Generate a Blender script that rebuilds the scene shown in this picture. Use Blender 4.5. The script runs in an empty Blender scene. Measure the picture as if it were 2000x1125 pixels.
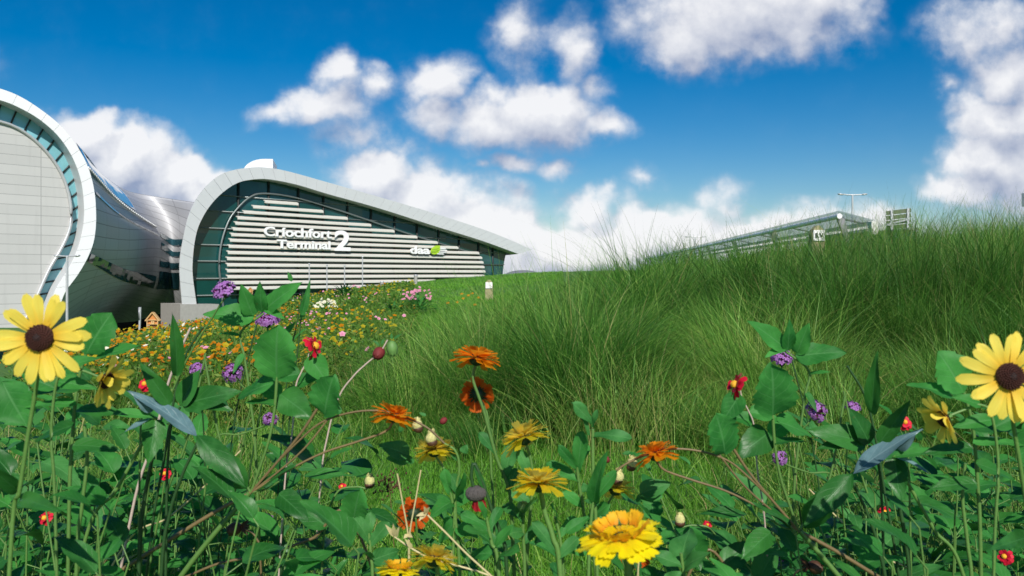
import bpy, math, random
import numpy as np
from mathutils import Vector
rng = np.random.default_rng(7); random.seed(7)
SC = bpy.context.scene; COL = SC.collection
R = math.radians
# ------------------------------------------------------------------ camera
CAMZ = 1.0; FPX = 28/36*2000; VH = 534.0
cam_d = bpy.data.cameras.new('camera'); cam = bpy.data.objects.new('camera', cam_d); COL.objects.link(cam)
cam.location = (0, 0, CAMZ); cam.rotation_euler = (R(90), 0, 0)
cam_d.lens = 28; cam_d.sensor_width = 36; cam_d.shift_y = -(562.5-VH)/2000
cam_d.clip_start = 0.02; cam_d.clip_end = 5000
cam_d.dof.use_dof = True; cam_d.dof.focus_distance = 3.0; cam_d.dof.aperture_fstop = 12.5
SC.camera = cam
# ------------------------------------------------------------------ sun, exposure
L = Vector((0.14, -0.75, 0.63)).normalized()
sd = bpy.data.lights.new('sun', 'SUN'); sd.energy = 4.8; sd.angle = R(0.5); sd.color = (1, .95, .87)
so = bpy.data.objects.new('sun', sd); COL.objects.link(so); so.rotation_euler = L.to_track_quat('Z', 'Y').to_euler()
so.location = L*30
SC.view_settings.view_transform = 'Standard'; SC.view_settings.look = 'None'
SC.view_settings.exposure = 0.2; SC.view_settings.gamma = 1; SC.view_settings.use_curve_mapping = False
SC.cycles.max_bounces = 5; SC.cycles.transparent_max_bounces = 8
try: SC.cycles.use_denoising = True
except Exception: pass

# ------------------------------------------------------------------ node helper
class NT:
    def __init__(s, nt): s.nt = nt; nt.nodes.clear()
    def n(s, typ, ins=None, **kw):
        nd = s.nt.nodes.new(typ)
        for k, v in kw.items(): setattr(nd, k, v)
        for k, v in (ins or {}).items():
            sk = nd.inputs[k]
            if isinstance(v, bpy.types.NodeSocket): s.nt.links.new(v, sk)
            else: sk.default_value = v
        return nd
    def m(s, op, a, b=None, c=None, clamp=False):
        ins = {0: a}
        if b is not None: ins[1] = b
        if c is not None: ins[2] = c
        return s.n('ShaderNodeMath', ins, operation=op, use_clamp=clamp).outputs[0]
    def vm(s, op, a, b=None):
        ins = {0: a}
        if b is not None: ins[1] = b
        nd = s.n('ShaderNodeVectorMath', ins, operation=op)
        return nd.outputs['Value'] if op in ('LENGTH', 'DOT_PRODUCT', 'DISTANCE') else nd.outputs[0]
    def mix(s, f, a, b, blend='MIX'):
        nd = s.n('ShaderNodeMix', data_type='RGBA', blend_type=blend)
        for k, v in ((0, f), (6, a), (7, b)):
            if isinstance(v, bpy.types.NodeSocket): s.nt.links.new(v, nd.inputs[k])
            else: nd.inputs[k].default_value = v if k == 0 else c4(v)
        return nd.outputs[2]
    def ss(s, x, lo, hi, a=0.0, b=1.0):
        nd = s.n('ShaderNodeMapRange', {0: x, 1: lo, 2: hi, 3: a, 4: b}, interpolation_type='SMOOTHSTEP')
        return nd.outputs[0]
    def noise(s, vec, scale, detail=3, rough=.5, col=False, dist=0.0):
        nd = s.n('ShaderNodeTexNoise', {'Vector': vec, 'Scale': scale, 'Detail': detail, 'Roughness': rough, 'Distortion': dist})
        return nd.outputs['Color' if col else 'Fac']
def c4(c): return tuple(c) if len(c) == 4 else (*c, 1)
def srgb(r, g, b):
    f = lambda x: x/12.92 if x <= .04045 else ((x+.055)/1.055)**2.4
    return (f(r/255), f(g/255), f(b/255))

# ------------------------------------------------------------------ sky with clouds
W = bpy.data.worlds.new('World'); SC.world = W; W.use_nodes = True
N = NT(W.node_tree)
tc = N.n('ShaderNodeTexCoord').outputs['Generated']
sky = N.n('ShaderNodeTexSky', sky_type='NISHITA')
sky.sun_disc = False; sky.sun_elevation = math.asin(L.z); sky.sun_rotation = math.atan2(L.x, L.y)
sky.air_density = 1.0; sky.dust_density = .4; sky.ozone_density = 3.0; sky.altitude = 100
skyc = N.n('ShaderNodeHueSaturation', {'Hue': .502, 'Saturation': 1.58, 'Value': 1.0, 'Fac': 1.0, 'Color': sky.outputs[0]}).outputs[0]
SKY_STR = 0.075
sep = N.n('ShaderNodeSeparateXYZ', {0: tc})
yy = N.m('MAXIMUM', N.m('ABSOLUTE', sep.outputs[1]), .02)
pa = N.m('DIVIDE', sep.outputs[0], yy); pb = N.m('DIVIDE', sep.outputs[2], yy)
P2 = N.n('ShaderNodeCombineXYZ', {0: pa, 1: pb, 2: 0.0}).outputs[0]
# (u, v, half width, half height, weight) of each cloud bank, as directions
CL = [(1455,20,235,115,1.15),(1330,70,85,65,1.0),(1560,60,110,80,.9),(1620,-10,110,70,.9),
 (860,165,70,62,.85),(850,225,75,60,.95),(960,235,120,62,1.1),(1060,225,110,75,1.1),(1165,245,75,40,.85),(1010,70,62,110,.72),(1120,100,55,85,.78),(1160,165,50,45,.6),
 (655,140,45,50,.85),(730,155,55,38,.72),(645,205,85,58,.95),(550,228,70,38,.75),(700,265,95,55,.62),(770,310,70,50,.52),(640,310,40,45,.35),
 (160,265,85,55,1.25),(240,310,110,70,1.35),(335,335,95,60,1.35),(400,375,90,60,1.35),(110,300,90,80,1.3),
 (730,350,80,48,1.15),(830,400,130,75,1.15),(950,430,110,70,1.15),(1010,440,52,46,1.2),(860,470,260,60,1.0),
 (1150,405,75,38,.95),(1130,480,230,55,1.05),(1300,450,170,55,.95),(1480,450,230,52,.9),(1410,395,75,45,.55),(1650,440,140,45,.7),
 (1000,318,62,33,.85),(1090,333,48,28,.78),(938,325,22,22,.7),(1255,355,50,32,.5),
 (1930,55,135,75,.72),(1975,150,90,80,.9),(1965,235,110,80,1.15),(1930,315,115,70,1.25),(1880,370,95,42,1.1),(2040,280,120,180,1.15),(1850,150,40,30,.42),
 (2300,150,220,140,1.0),(-300,120,260,90,.9),(-500,380,300,120,1.1),(2700,300,300,120,1.0)]
def cloud_group():
    g = bpy.data.node_groups.new('cloud_density', 'ShaderNodeTree')
    g.interface.new_socket('P', in_out='INPUT', socket_type='NodeSocketVector')
    g.interface.new_socket('D', in_out='OUTPUT', socket_type='NodeSocketFloat')
    G = NT(g)
    gi = G.n('NodeGroupInput'); go = G.n('NodeGroupOutput')
    p = gi.outputs[0]
    wn = G.noise(p, 9, 4, .55, col=True)
    warp = G.n('ShaderNodeVectorMath', {0: G.vm('SUBTRACT', wn, (.5, .5, .5)), 3: .085}, operation='SCALE').outputs[0]
    wn2 = G.noise(p, 34, 4, .55, col=True)
    warp2 = G.n('ShaderNodeVectorMath', {0: G.vm('SUBTRACT', wn2, (.5, .5, .5)), 3: .022}, operation='SCALE').outputs[0]
    p2 = G.vm('ADD', G.vm('ADD', p, warp), warp2)
    tot = None
    for (u, v, a, b, w) in CL:
        a *= 1.42; b *= 1.42
        sc = (FPX/a, FPX/b, 0)
        q = G.n('ShaderNodeVectorMath', {0: p2, 1: sc, 2: (-(u-1000)/a, -(VH-v)/b, 0)}, operation='MULTIPLY_ADD').outputs[0]
        d = G.vm('LENGTH', q)
        f = G.m('MULTIPLY', G.m('SUBTRACT', 1.0, d, clamp=True), w)
        tot = f if tot is None else G.n('ShaderNodeMath', {0: tot, 1: f, 2: .12}, operation='SMOOTH_MAX').outputs[0]
    fb = G.noise(p, 15, 8, .62)
    fb = G.m('MULTIPLY', G.m('SUBTRACT', fb, .5), .80)
    vo = G.n('ShaderNodeTexVoronoi', {'Vector': p2, 'Scale': 19.0, 'Smoothness': .7}, feature='SMOOTH_F1').outputs['Distance']
    vo2 = G.n('ShaderNodeTexVoronoi', {'Vector': p2, 'Scale': 44.0, 'Smoothness': .6}, feature='SMOOTH_F1').outputs['Distance']
    fb = G.m('ADD', fb, G.m('ADD', G.m('MULTIPLY', G.m('SUBTRACT', .42, vo), .30), G.m('MULTIPLY', G.m('SUBTRACT', .42, vo2), .16)))
    tot = G.m('ADD', tot, G.m('MULTIPLY', fb, G.ss(tot, .02, .35)))
    # soft white bank low over the horizon
    sp = G.n('ShaderNodeSeparateXYZ', {0: p2})
    band = G.ss(sp.outputs[1], .02, .085, .55, 0)
    tot = G.m('ADD', tot, band)
    g.links.new(tot, go.inputs[0])
    return g
CG = cloud_group()
def dens(vec):
    nd = N.n('ShaderNodeGroup'); nd.node_tree = CG
    N.nt.links.new(vec, nd.inputs[0]); return nd.outputs[0]
d0 = dens(P2)
d1 = dens(N.vm('ADD', P2, (-.010, .034, 0)))
alpha = N.ss(d0, .07, .70)
lit = N.m('ADD', N.m('MULTIPLY', N.m('SUBTRACT', d0, d1), 1.0), .52)
lit = N.m('ADD', lit, N.m('MULTIPLY', N.ss(pb, .16, .02), .20))
lit = N.m('ADD', lit, N.m('MULTIPLY', N.m('SUBTRACT', N.noise(P2, 22, 5, .6), .5), .16), clamp=True)
cc = N.mix(lit, srgb(150, 163, 193), srgb(250, 250, 252))
up = N.m('GREATER_THAN', sep.outputs[2], -.02)
alpha = N.m('MULTIPLY', alpha, N.m('MULTIPLY', up, .95))
bg1 = N.n('ShaderNodeBackground', {'Color': skyc, 'Strength': SKY_STR})
bg2 = N.n('ShaderNodeBackground', {'Color': cc, 'Strength': .86})
mx = N.n('ShaderNodeMixShader', {0: alpha, 1: bg1.outputs[0], 2: bg2.outputs[0]})
N.n('ShaderNodeOutputWorld', {0: mx.outputs[0]})

# ------------------------------------------------------------------ geometry helpers
def V3(*a): return np.array(a, float)
def P(u, v, d): return np.array(((u-1000)/FPX*d, d, CAMZ+(VH-v)/FPX*d))
def unit(a): a = np.asarray(a, float); return a/(np.linalg.norm(a)+1e-12)
class MB:
    def __init__(s): s.v = []; s.f = []; s.uv = []; s.r = []; s.mi = []; s.n = 0
    def add(s, v, f, uv=None, r=None, mi=0):
        v = np.asarray(v, float).reshape(-1, 3); k = len(v)
        if isinstance(f, np.ndarray): fl = [f]
        else:
            by = {}
            for q in f: by.setdefault(len(q), []).append(q)
            fl = [np.array(q) for q in by.values()]
        for q in fl: s.f.append(q+s.n); s.mi.append(np.full(len(q), mi))
        s.v.append(v); s.uv.append(np.zeros((k, 2)) if uv is None else np.asarray(uv, float))
        if r is None: r = rng.random()
        s.r.append(np.full(k, r) if np.ndim(r) == 0 else np.asarray(r, float)); s.n += k
    def build(s, name, mats, parent=None, smooth=True, origin=None):
        v = np.concatenate(s.v)
        org = np.array(ORG.get(parent.name, (0, 0, 0))) if parent is not None else (np.zeros(3) if origin is None else np.asarray(origin, float))
        v = v-org
        me = bpy.data.meshes.new(name)
        lv = np.concatenate([q.ravel() for q in s.f]).astype(np.int32)
        tot = np.concatenate([np.full(len(q), q.shape[1]) for q in s.f])
        st = np.concatenate([[0], np.cumsum(tot)[:-1]]).astype(np.int32)
        me.vertices.add(len(v)); me.vertices.foreach_set('co', v.astype(np.float32).ravel())
        me.loops.add(len(lv)); me.loops.foreach_set('vertex_index', lv)
        me.polygons.add(len(tot)); me.polygons.foreach_set('loop_start', st)
        me.polygons.foreach_set('material_index', np.concatenate(s.mi).astype(np.int32))
        me.polygons.foreach_set('use_smooth', np.full(len(tot), smooth))
        me.update(calc_edges=True)
        ul = me.uv_layers.new(name='uv'); ul.data.foreach_set('uv', np.concatenate(s.uv)[lv].astype(np.float32).ravel())
        at = me.attributes.new('rnd', 'FLOAT', 'POINT'); at.data.foreach_set('value', np.concatenate(s.r).astype(np.float32))
        for m in (mats if isinstance(mats, (list, tuple)) else [mats]): me.materials.append(m)
        o = bpy.data.objects.new(name, me); COL.objects.link(o)
        if parent is not None: o.parent = parent; ORG[o.name] = tuple(org)
        elif origin is not None: o.location = tuple(origin); ORG[o.name] = tuple(org)
        return o
ORG = {}
def tag(o, label, cat, group=None):
    o['label'] = label; o['category'] = cat
    if group: o['group'] = group
    return o
def thing(name, label, cat, loc, group=None):
    o = bpy.data.objects.new(name, None); COL.objects.link(o); o.location = tuple(loc); o.empty_display_size = .1
    ORG[o.name] = tuple(loc); return tag(o, label, cat, group)
def structure(o, kind='structure'): o['kind'] = kind; return o

def smooth_path(pts, n=24):
    pts = np.asarray(pts, float)
    if len(pts) < 3:
        t = np.linspace(0, 1, n)[:, None]; return pts[0]*(1-t)+pts[-1]*t
    p = np.vstack([2*pts[0]-pts[1], pts, 2*pts[-1]-pts[-2]])
    out = []; m = len(pts)-1
    for t in np.linspace(0, m-1e-6, n):
        i = int(t); f = t-i; a, b, c, d = p[i:i+4]
        out.append(.5*((2*b)+(-a+c)*f+(2*a-5*b+4*c-d)*f*f+(-a+3*b-3*c+d)*f**3))
    return np.array(out)
def tube(mb, pts, r0, r1=None, sides=6, n=None, mi=0, raw=False, r=None, wob=0):
    p = np.asarray(pts, float) if raw else smooth_path(pts, n or max(8, 5*len(pts)))
    k = len(p); r1 = r0 if r1 is None else r1
    if wob: p = p+np.cumsum(rng.normal(0, wob, p.shape), 0)*np.linspace(0, 1, k)[:, None]*np.linspace(1, 0, k)[:, None]
    T = np.gradient(p, axis=0); T /= np.linalg.norm(T, axis=1)[:, None]+1e-12
    ref = V3(0, 0, 1) if abs(T[:, 2]).mean() < .8 else V3(1, 0, 0)
    A = np.cross(T, ref); A /= np.linalg.norm(A, axis=1)[:, None]+1e-12; B = np.cross(T, A)
    an = np.linspace(0, 2*np.pi, sides, endpoint=False); rr = np.linspace(r0, r1, k)[:, None, None]
    v = p[:, None]+rr*(np.cos(an)[None, :, None]*A[:, None]+np.sin(an)[None, :, None]*B[:, None])
    i = np.arange(k-1)[:, None]*sides; j = np.arange(sides)[None]; j2 = (j+1) % sides
    f = np.stack([i+j, i+j2, i+sides+j2, i+sides+j], -1).reshape(-1, 4)
    uv = np.stack(np.broadcast_arrays(an[None]/6.283, np.linspace(0, 1, k)[:, None]), -1).reshape(-1, 2)
    mb.add(v, f, uv, r, mi)
    mb.add(v[-1], [tuple(range(sides))], None, r, mi); mb.add(v[0], [tuple(range(sides))[::-1]], None, r, mi)
def box(mb, c, ax, ay, az, mi=0, r=None):
    c = np.asarray(c, float); ax, ay, az = (np.asarray(a, float) for a in (ax, ay, az))
    v = [c+i*ax+j*ay+k*az for i in (-1, 1) for j in (-1, 1) for k in (-1, 1)]
    mb.add(v, np.array([(0,1,3,2),(4,6,7,5),(0,4,5,1),(2,3,7,6),(0,2,6,4),(1,5,7,3)]), None, r, mi)
def bar(mb, a, b, w, h, upv=(0, 0, 1), mi=0):
    a = np.asarray(a, float); b = np.asarray(b, float); d = unit(b-a); s = unit(np.cross(d, upv)); t = np.cross(s, d)
    box(mb, (a+b)/2, (b-a)/2, s*w/2, t*h/2, mi)
def ellipsoid(mb, c, a, b, cc, nu=10, nv=7, mi=0, r=None, half=False):
    th = np.linspace(0, np.pi/(2 if half else 1), nv); ph = np.linspace(0, 2*np.pi, nu, endpoint=False)
    v = np.asarray(c)+(np.sin(th)[:, None, None]*(np.cos(ph)[None, :, None]*np.asarray(a)+np.sin(ph)[None, :, None]*np.asarray(b))+np.cos(th)[:, None, None]*np.asarray(cc))
    i = np.arange(nv-1)[:, None]*nu; j = np.arange(nu)[None]; j2 = (j+1) % nu
    f = np.stack([i+j, i+nu+j, i+nu+j2, i+j2], -1).reshape(-1, 4)
    uv = np.stack(np.broadcast_arrays(ph[None]/6.283, (th/th[-1])[:, None]), -1).reshape(-1, 2)
    mb.add(v, f, uv, r, mi)

PROF = {
 'ovate': lambda t: np.sin(np.pi*np.clip(t, 0, 1)**.62)**.85,
 'broad': lambda t: np.where(t < .45, np.sin(np.pi/2*np.clip(t/.45, 0, 1))**.75, np.cos(np.pi/2*np.clip((t-.45)/.55, 0, 1)**1.5)**.9),
 'lance': lambda t: np.sin(np.pi*np.clip(t, 0, 1)**.75)**1.15,
 'oblong': lambda t: (.35+.65*np.clip(t/.6, 0, 1))*np.sqrt(np.clip(1-np.clip((t-.72)/.28, 0, 1)**2, 0, 1)),
 'petal': lambda t: (.42+.58*np.sin(np.pi/2*np.clip(t/.7, 0, 1)))*np.sqrt(np.clip(1-np.clip((t-.78)/.235, 0, 1)**2.2, 0, 1)),
 'wide': lambda t: (.30+.70*np.clip(t/.85, 0, 1)**.8)*np.where(t > .93, .93, 1),
}
def leaf(mb, base, d, nrm, Ln, Wd, prof='ovate', nt=11, ns=6, fold=.22, droop=.5, serr=0., nser=7, wav=.06, tooth=0., mi=0, r=None, twist=0., petiole=0., side=0.):
    d = unit(d); nrm = np.asarray(nrm, float); nrm = unit(nrm-d*np.dot(nrm, d)); sd_ = np.cross(d, nrm)
    if petiole: base = np.asarray(base)
    t = np.linspace(0, 1, nt)[:, None]; s = np.linspace(-1, 1, ns+1)[None]
    half = Wd/2*PROF[prof](t)
    if serr:
        hs = 1-1.25*serr*(np.mod(t*nser+.3, 1.0)**1.3)*np.clip((np.abs(s)-.45)/.55, 0, 1)*np.clip(4*(1-t), .0, 1)*np.clip((t-.12)*5, .2, 1)
    else: hs = 1
    a = droop*t+1e-6
    x = Ln*np.sin(a)/droop if abs(droop) > 1e-3 else Ln*t
    z = -Ln*(1-np.cos(a))/droop if abs(droop) > 1e-3 else 0*t
    y = s*half*hs
    ph = rng.random()*6.28
    zz = z+np.abs(s)*half*fold*2*(1-.3*t)+wav*Wd*np.sin(t*9+ph+s*1.5)*np.abs(s)
    xx = x+0*s+tooth*Ln*(np.cos(s*np.pi*2.6+.4)-.2)*t**6
    y = y+side*Ln*t**2
    tw = twist*t
    y2 = y*np.cos(tw)-(zz-z)*np.sin(tw); z2 = z+(zz-z)*np.cos(tw)+y*np.sin(tw)
    v = np.asarray(base)+xx[..., None]*d+y2[..., None]*sd_+z2[..., None]*nrm
    k = ns+1; i = np.arange(nt-1)[:, None]*k; j = np.arange(ns)[None]
    f = np.stack([i+j, i+j+1, i+k+j+1, i+k+j], -1).reshape(-1, 4)
    uv = np.stack(np.broadcast_arrays((s+1)/2, t), -1).reshape(-1, 2)
    mb.add(v.reshape(-1, 3), f, uv, r, mi)

# ------------------------------------------------------------------ materials
def mat(name, build):
    m = bpy.data.materials.new(name); m.use_nodes = True; n = NT(m.node_tree)
    sh = build(n); n.n('ShaderNodeOutputMaterial', {0: sh}); return m
def bsdf(n, **k):
    nd = n.n('ShaderNodeBsdfPrincipled', {a.replace('_', ' '): b for a, b in k.items()}); return nd.outputs[0]
def rndv(n): return n.n('ShaderNodeAttribute', attribute_name='rnd').outputs['Fac']
def uvxy(n):
    s = n.n('ShaderNodeSeparateXYZ', {0: n.n('ShaderNodeUVMap', uv_map='uv').outputs[0]}); return s.outputs[0], s.outputs[1]
def objc(n): return n.n('ShaderNodeTexCoord').outputs['Object']
def geo(n): return n.n('ShaderNodeNewGeometry').outputs['Position']
def simple(name, col, rough=.5, metal=0., var=.15, scale=8., bump=0., spec=.5):
    def b(n):
        p = objc(n); f = n.noise(p, scale, 4, .6)
        c = n.mix(f, tuple(x*(1-var) for x in col), tuple(min(1, x*(1+var)) for x in col))
        k = dict(Base_Color=c, Roughness=n.m('ADD', rough-.08, n.m('MULTIPLY', f, .16)), Metallic=metal)
        k['Specular_IOR_Level'] = spec
        if bump: k['Normal'] = n.n('ShaderNodeBump', {'Strength': bump, 'Distance': .01, 'Height': n.noise(p, scale*6, 3)}).outputs[0]
        return bsdf(n, **k)
    return mat(name, b)
def leafmat(name, lo, hi, vein, rough=.52, trans=.42, tcol=None):
    def b(n):
        r = rndv(n); u, v = uvxy(n)
        c = n.mix(r, lo, hi)
        p = objc(n)
        c = n.mix(n.m('MULTIPLY', n.noise(p, 45, 4, .6), .45), c, tuple(x*.55 for x in lo))
        au = n.m('ABSOLUTE', n.m('SUBTRACT', u, .5))
        big = n.noise(p, 22, 4, .65)
        c = n.mix(n.ss(big, .45, .7, 0, .35), c, tuple(min(1, x*1.5+.02) for x in hi))
        blot = n.m('MULTIPLY', n.ss(n.noise(p, 75, 4, .7), .66, .74, 0, .7), n.ss(au, .1, .45, .35, 1))
        c = n.mix(blot, c, (.13, .085, .025))
        mid = n.ss(au, .012, .035, 1, 0)
        ph = n.m('FRACT', n.m('SUBTRACT', n.m('MULTIPLY', v, 6.5), n.m('MULTIPLY', au, 4.2)))
        sv = n.m('MULTIPLY', n.ss(n.m('ABSOLUTE', n.m('SUBTRACT', ph, .5)), .02, .075, .55, 0), n.ss(au, .3, .48, 1, .2))
        ve = n.m('MAXIMUM', mid, sv)
        c = n.mix(n.m('MULTIPLY', ve, .5), c, vein)
        h = n.m('ADD', n.m('MULTIPLY', ve, -1), n.m('MULTIPLY', n.noise(p, 160, 3), .5))
        bp = n.n('ShaderNodeBump', {'Strength': .35, 'Distance': .0012, 'Height': h}).outputs[0]
        pr = bsdf(n, Base_Color=c, Roughness=rough, Normal=bp, Specular_IOR_Level=.22)
        tr = n.n('ShaderNodeBsdfTranslucent', {'Color': n.mix(.5, c, tcol or tuple(min(1, x*1.6) for x in hi)), 'Normal': bp}).outputs[0]
        return n.n('ShaderNodeMixShader', {0: trans, 1: pr, 2: tr}).outputs[0]
    return mat(name, b)
M = {}
M['leaf'] = leafmat('green_leaf', (.026, .170, .030), (.070, .320, .055), (.13, .36, .12))
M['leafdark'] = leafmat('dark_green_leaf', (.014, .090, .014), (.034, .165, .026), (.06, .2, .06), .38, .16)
M['leafblue'] = leafmat('bluish_leaf', (.09, .17, .19), (.13, .23, .25), (.24, .34, .36), .3, .1)
M['leafgray'] = leafmat('soft_green_leaf', (.028, .150, .030), (.065, .245, .055), (.12, .32, .10), .55, .3)
M['calyx'] = simple('calyx_green', (.012, .035, .012), .6, var=.4, scale=200)
M['calyxg'] = simple('calyx_pale_green', (.10, .22, .05), .6, var=.3, scale=150)
def stemmat(name, a, b2, rough=.5):
    def b(n):
        r = rndv(n); u, v = uvxy(n)
        c = n.mix(n.noise(objc(n), 60, 4, .6), a, b2)
        c = n.mix(n.m('MULTIPLY', r, .3), c, tuple(x*.5 for x in a))
        return bsdf(n, Base_Color=c, Roughness=rough, Normal=n.n('ShaderNodeBump', {'Strength': .3, 'Distance': .001, 'Height': n.noise(objc(n), 300, 2)}).outputs[0])
    return mat(name, b)
M['stem'] = stemmat('green_stem', (.07, .17, .03), (.13, .25, .06))
M['stemdark'] = stemmat('dark_green_stem', (.012, .05, .012), (.03, .09, .02))
M['stembrown'] = stemmat('brown_stem', (.13, .085, .035), (.20, .15, .06))
M['stempale'] = stemmat('pale_stem', (.42, .32, .27), (.58, .47, .40))
M['straw'] = stemmat('straw_stem', (.42, .36, .17), (.60, .52, .28))
def petalmat(name, base, tip, back=None, trans=.25, rough=.5):
    def b(n):
        r = rndv(n); u, v = uvxy(n)
        c = n.mix(n.ss(v, .02, .65), base, tip)
        st = n.noise(n.n('ShaderNodeCombineXYZ', {0: n.m('MULTIPLY', u, 14.0), 1: n.m('MULTIPLY', v, 1.4), 2: n.m('MULTIPLY', r, 30.0)}).outputs[0], 1.0, 3, .6)
        c = n.mix(n.ss(st, .35, .75, 0, .35), c, base)
        c = n.mix(n.m('MULTIPLY', r, .25), c, tuple(x*.72 for x in tip))
        if back: c = n.mix(n.m('MULTIPLY', n.n('ShaderNodeNewGeometry').outputs['Backfacing'], .75), c, back)
        bp = n.n('ShaderNodeBump', {'Strength': .35, 'Distance': .001, 'Height': st}).outputs[0]
        pr = bsdf(n, Base_Color=c, Roughness=rough, Normal=bp, Specular_IOR_Level=.25)
        tr = n.n('ShaderNodeBsdfTranslucent', {'Color': c}).outputs[0]
        return n.n('ShaderNodeMixShader', {0: trans, 1: pr, 2: tr}).outputs[0]
    return mat(name, b)
M['pyellow'] = petalmat('pale_yellow_petal', (.82, .50, .03), (.90, .74, .11), trans=.4)
M['pgold'] = petalmat('golden_petal', (.90, .56, .02), (.96, .78, .04), (.98, .80, .14), trans=.72)
M['pfront'] = petalmat('bright_yellow_petal', (.90, .55, .005), (.95, .80, .008), trans=.4)
M['pinner'] = petalmat('amber_petal', (.80, .30, .01), (.92, .55, .02), trans=.4)
M['porange'] = petalmat('orange_petal', (.95, .26, .008), (1.0, .42, .015), (1.0, .36, .02), trans=.70)
M['pred'] = petalmat('orange_red_petal', (.88, .12, .008), (.96, .22, .014), (.95, .19, .02), trans=.68)
M['pcrimson'] = petalmat('crimson_petal', (.50, .008, .03), (.70, .014, .045), trans=.25)
M['pdark'] = petalmat('dark_red_petal', (.12, .004, .01), (.30, .01, .015), trans=.15)
M['ppurple'] = petalmat('purple_floret', (.24, .06, .30), (.40, .19, .50), trans=.2)
M['pmag'] = petalmat('magenta_floret_tube', (.13, .015, .11), (.28, .04, .22), trans=.15)
M['ppink'] = petalmat('pink_petal', (.62, .14, .30), (.78, .36, .48), trans=.25)
M['pwhite'] = petalmat('cream_petal', (.72, .66, .42), (.84, .82, .66), trans=.25)
M['centre'] = simple('brown_centre', (.055, .012, .006), .75, var=.6, scale=400, bump=.4)
M['centredk'] = simple('dark_centre', (.010, .004, .004), .8, var=.4, scale=300)
M['centrey'] = simple('yellow_centre', (.75, .38, .02), .7, var=.3, scale=400)
M['budred'] = simple('red_bud', (.14, .012, .012), .75, var=.5, scale=120)
M['budyel'] = simple('cream_bud', (.56, .53, .22), .65, var=.45, scale=190, bump=.4)
M['budbrown'] = simple('brown_bud', (.07, .028, .012), .6, var=.5, scale=140)
M['seed'] = simple('grey_seedhead', (.085, .075, .07), .8, var=.35, scale=200, bump=.5)

def grassmat(name, cols, trans=.4, rough=.5):
    def b(n):
        r = rndv(n); u, v = uvxy(n)
        cr = n.n('ShaderNodeValToRGB', {0: r}); e = cr.color_ramp.elements
        e[0].position = 0; e[0].color = c4(cols[0][1]); e[1].position = 1; e[1].color = c4(cols[-1][1])
        for (p, c) in cols[1:-1]:
            x = e.new(p); x.color = c4(c)
        c = cr.outputs[0]
        big = n.noise(geo(n), .42, 3, .6)
        c = n.mix(n.ss(big, .40, .66, 0, .5), c, tuple(x*.55 for x in cols[1][1]))
        pr = bsdf(n, Base_Color=c, Roughness=rough, Specular_IOR_Level=.3)
        tr = n.n('ShaderNodeBsdfTranslucent', {'Color': c}).outputs[0]
        return n.n('ShaderNodeMixShader', {0: trans, 1: pr, 2: tr}).outputs[0]
    return mat(name, b)
M['tall'] = grassmat('tall_grass', [(0, (.020, .075, .010)), (.3, (.048, .175, .021)), (.6, (.125, .330, .042)), (.88, (.36, .57, .11)), (.96, (.38, .38, .12)), (1, (.50, .38, .18))])
M['lawn'] = grassmat('lawn_blades', [(0, (.075, .25, .018)), (.4, (.13, .38, .028)), (.9, (.21, .48, .045)), (1, (.32, .50, .09))])
M['meadow'] = grassmat('meadow_foliage', [(0, (.045, .13, .014)), (.4, (.090, .24, .024)), (.75, (.18, .34, .045)), (.92, (.26, .34, .07)), (1, (.38, .26, .07))])
def ground_b(n):
    p = geo(n); f = n.noise(p, .8, 6, .65); g = n.noise(p, 14, 5, .6)
    c = n.mix(f, (.045, .110, .016), (.075, .205, .020))
    c = n.mix(n.ss(g, .5, .75, 0, .6), c, (.045, .040, .016))
    return bsdf(n, Base_Color=c, Roughness=.9, Normal=n.n('ShaderNodeBump', {'Strength': .6, 'Distance': .04, 'Height': g}).outputs[0])
M['ground'] = mat('grassy_earth', ground_b)

# ------------------------------------------------------------------ terrain (thin plate spline through levelled points)
CPS = [(-4,0,0),(0,0,0),(4,0,.02),(-2,3,0),(0,3,0),(2,3,0),(-4,4,-.05),(4,3,.02),(0,4.5,.02),(-2,6,.0),(-4.7,10,-.15),(-9.4,20,-.95),(-12.5,27,-1.45),(-18.8,40,-2.45),(-24,44,-3.4),(-17.4,45,-2.05),
 (-2.5,10,.05),(-5.1,20,-.1),(-8,30,-.2),(-12.9,50,-.62),(-8.4,52,.12),(-3.3,52,.60),(0,52,.90),(5,52,1.1),(-2,20,.3),(-4,30,.22),(-2.5,35,.42),(-6,40,.12),(-1,30,.45),
 (.5,4.3,.02),(2,4.3,.04),(4,4.5,.12),(1,6,.2),(3,6.5,.34),(5,6.5,.5),(2,10,.42),(5,10,.72),(8,10,.88),(3,15,.62),(6,15,.98),(10,15,1.15),(2.6,20,.50),(8,20,1.2),(12,20,1.25),(.8,26,.32),(0,15,.25),(0,10,.18),(-1.5,8,.06),(10,30,1.1),(16,30,1.2),(20,45,1.0),(-30,60,-3.5),(-30,45,-4.6),(-35,60,-7.5),(-42,50,-7.5),(-24,52,-3.9),(-20,10,-1.0),(-12,0,-.3),(15,5,.9),(12,0,.4)]
CP = np.array(CPS, float)
def _k(r2): return np.where(r2 > 1e-9, r2*np.log(np.maximum(r2, 1e-9)), 0)
_n = len(CP); _A = np.zeros((_n+3, _n+3))
_A[:_n, :_n] = _k(((CP[:, None, :2]-CP[None, :, :2])**2).sum(-1))+np.eye(_n)*.3
_A[:_n, _n] = 1; _A[:_n, _n+1:] = CP[:, :2]; _A[_n:, :_n] = _A[:_n, _n:].T
_S = np.linalg.solve(_A, np.concatenate([CP[:, 2], np.zeros(3)]))
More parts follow.
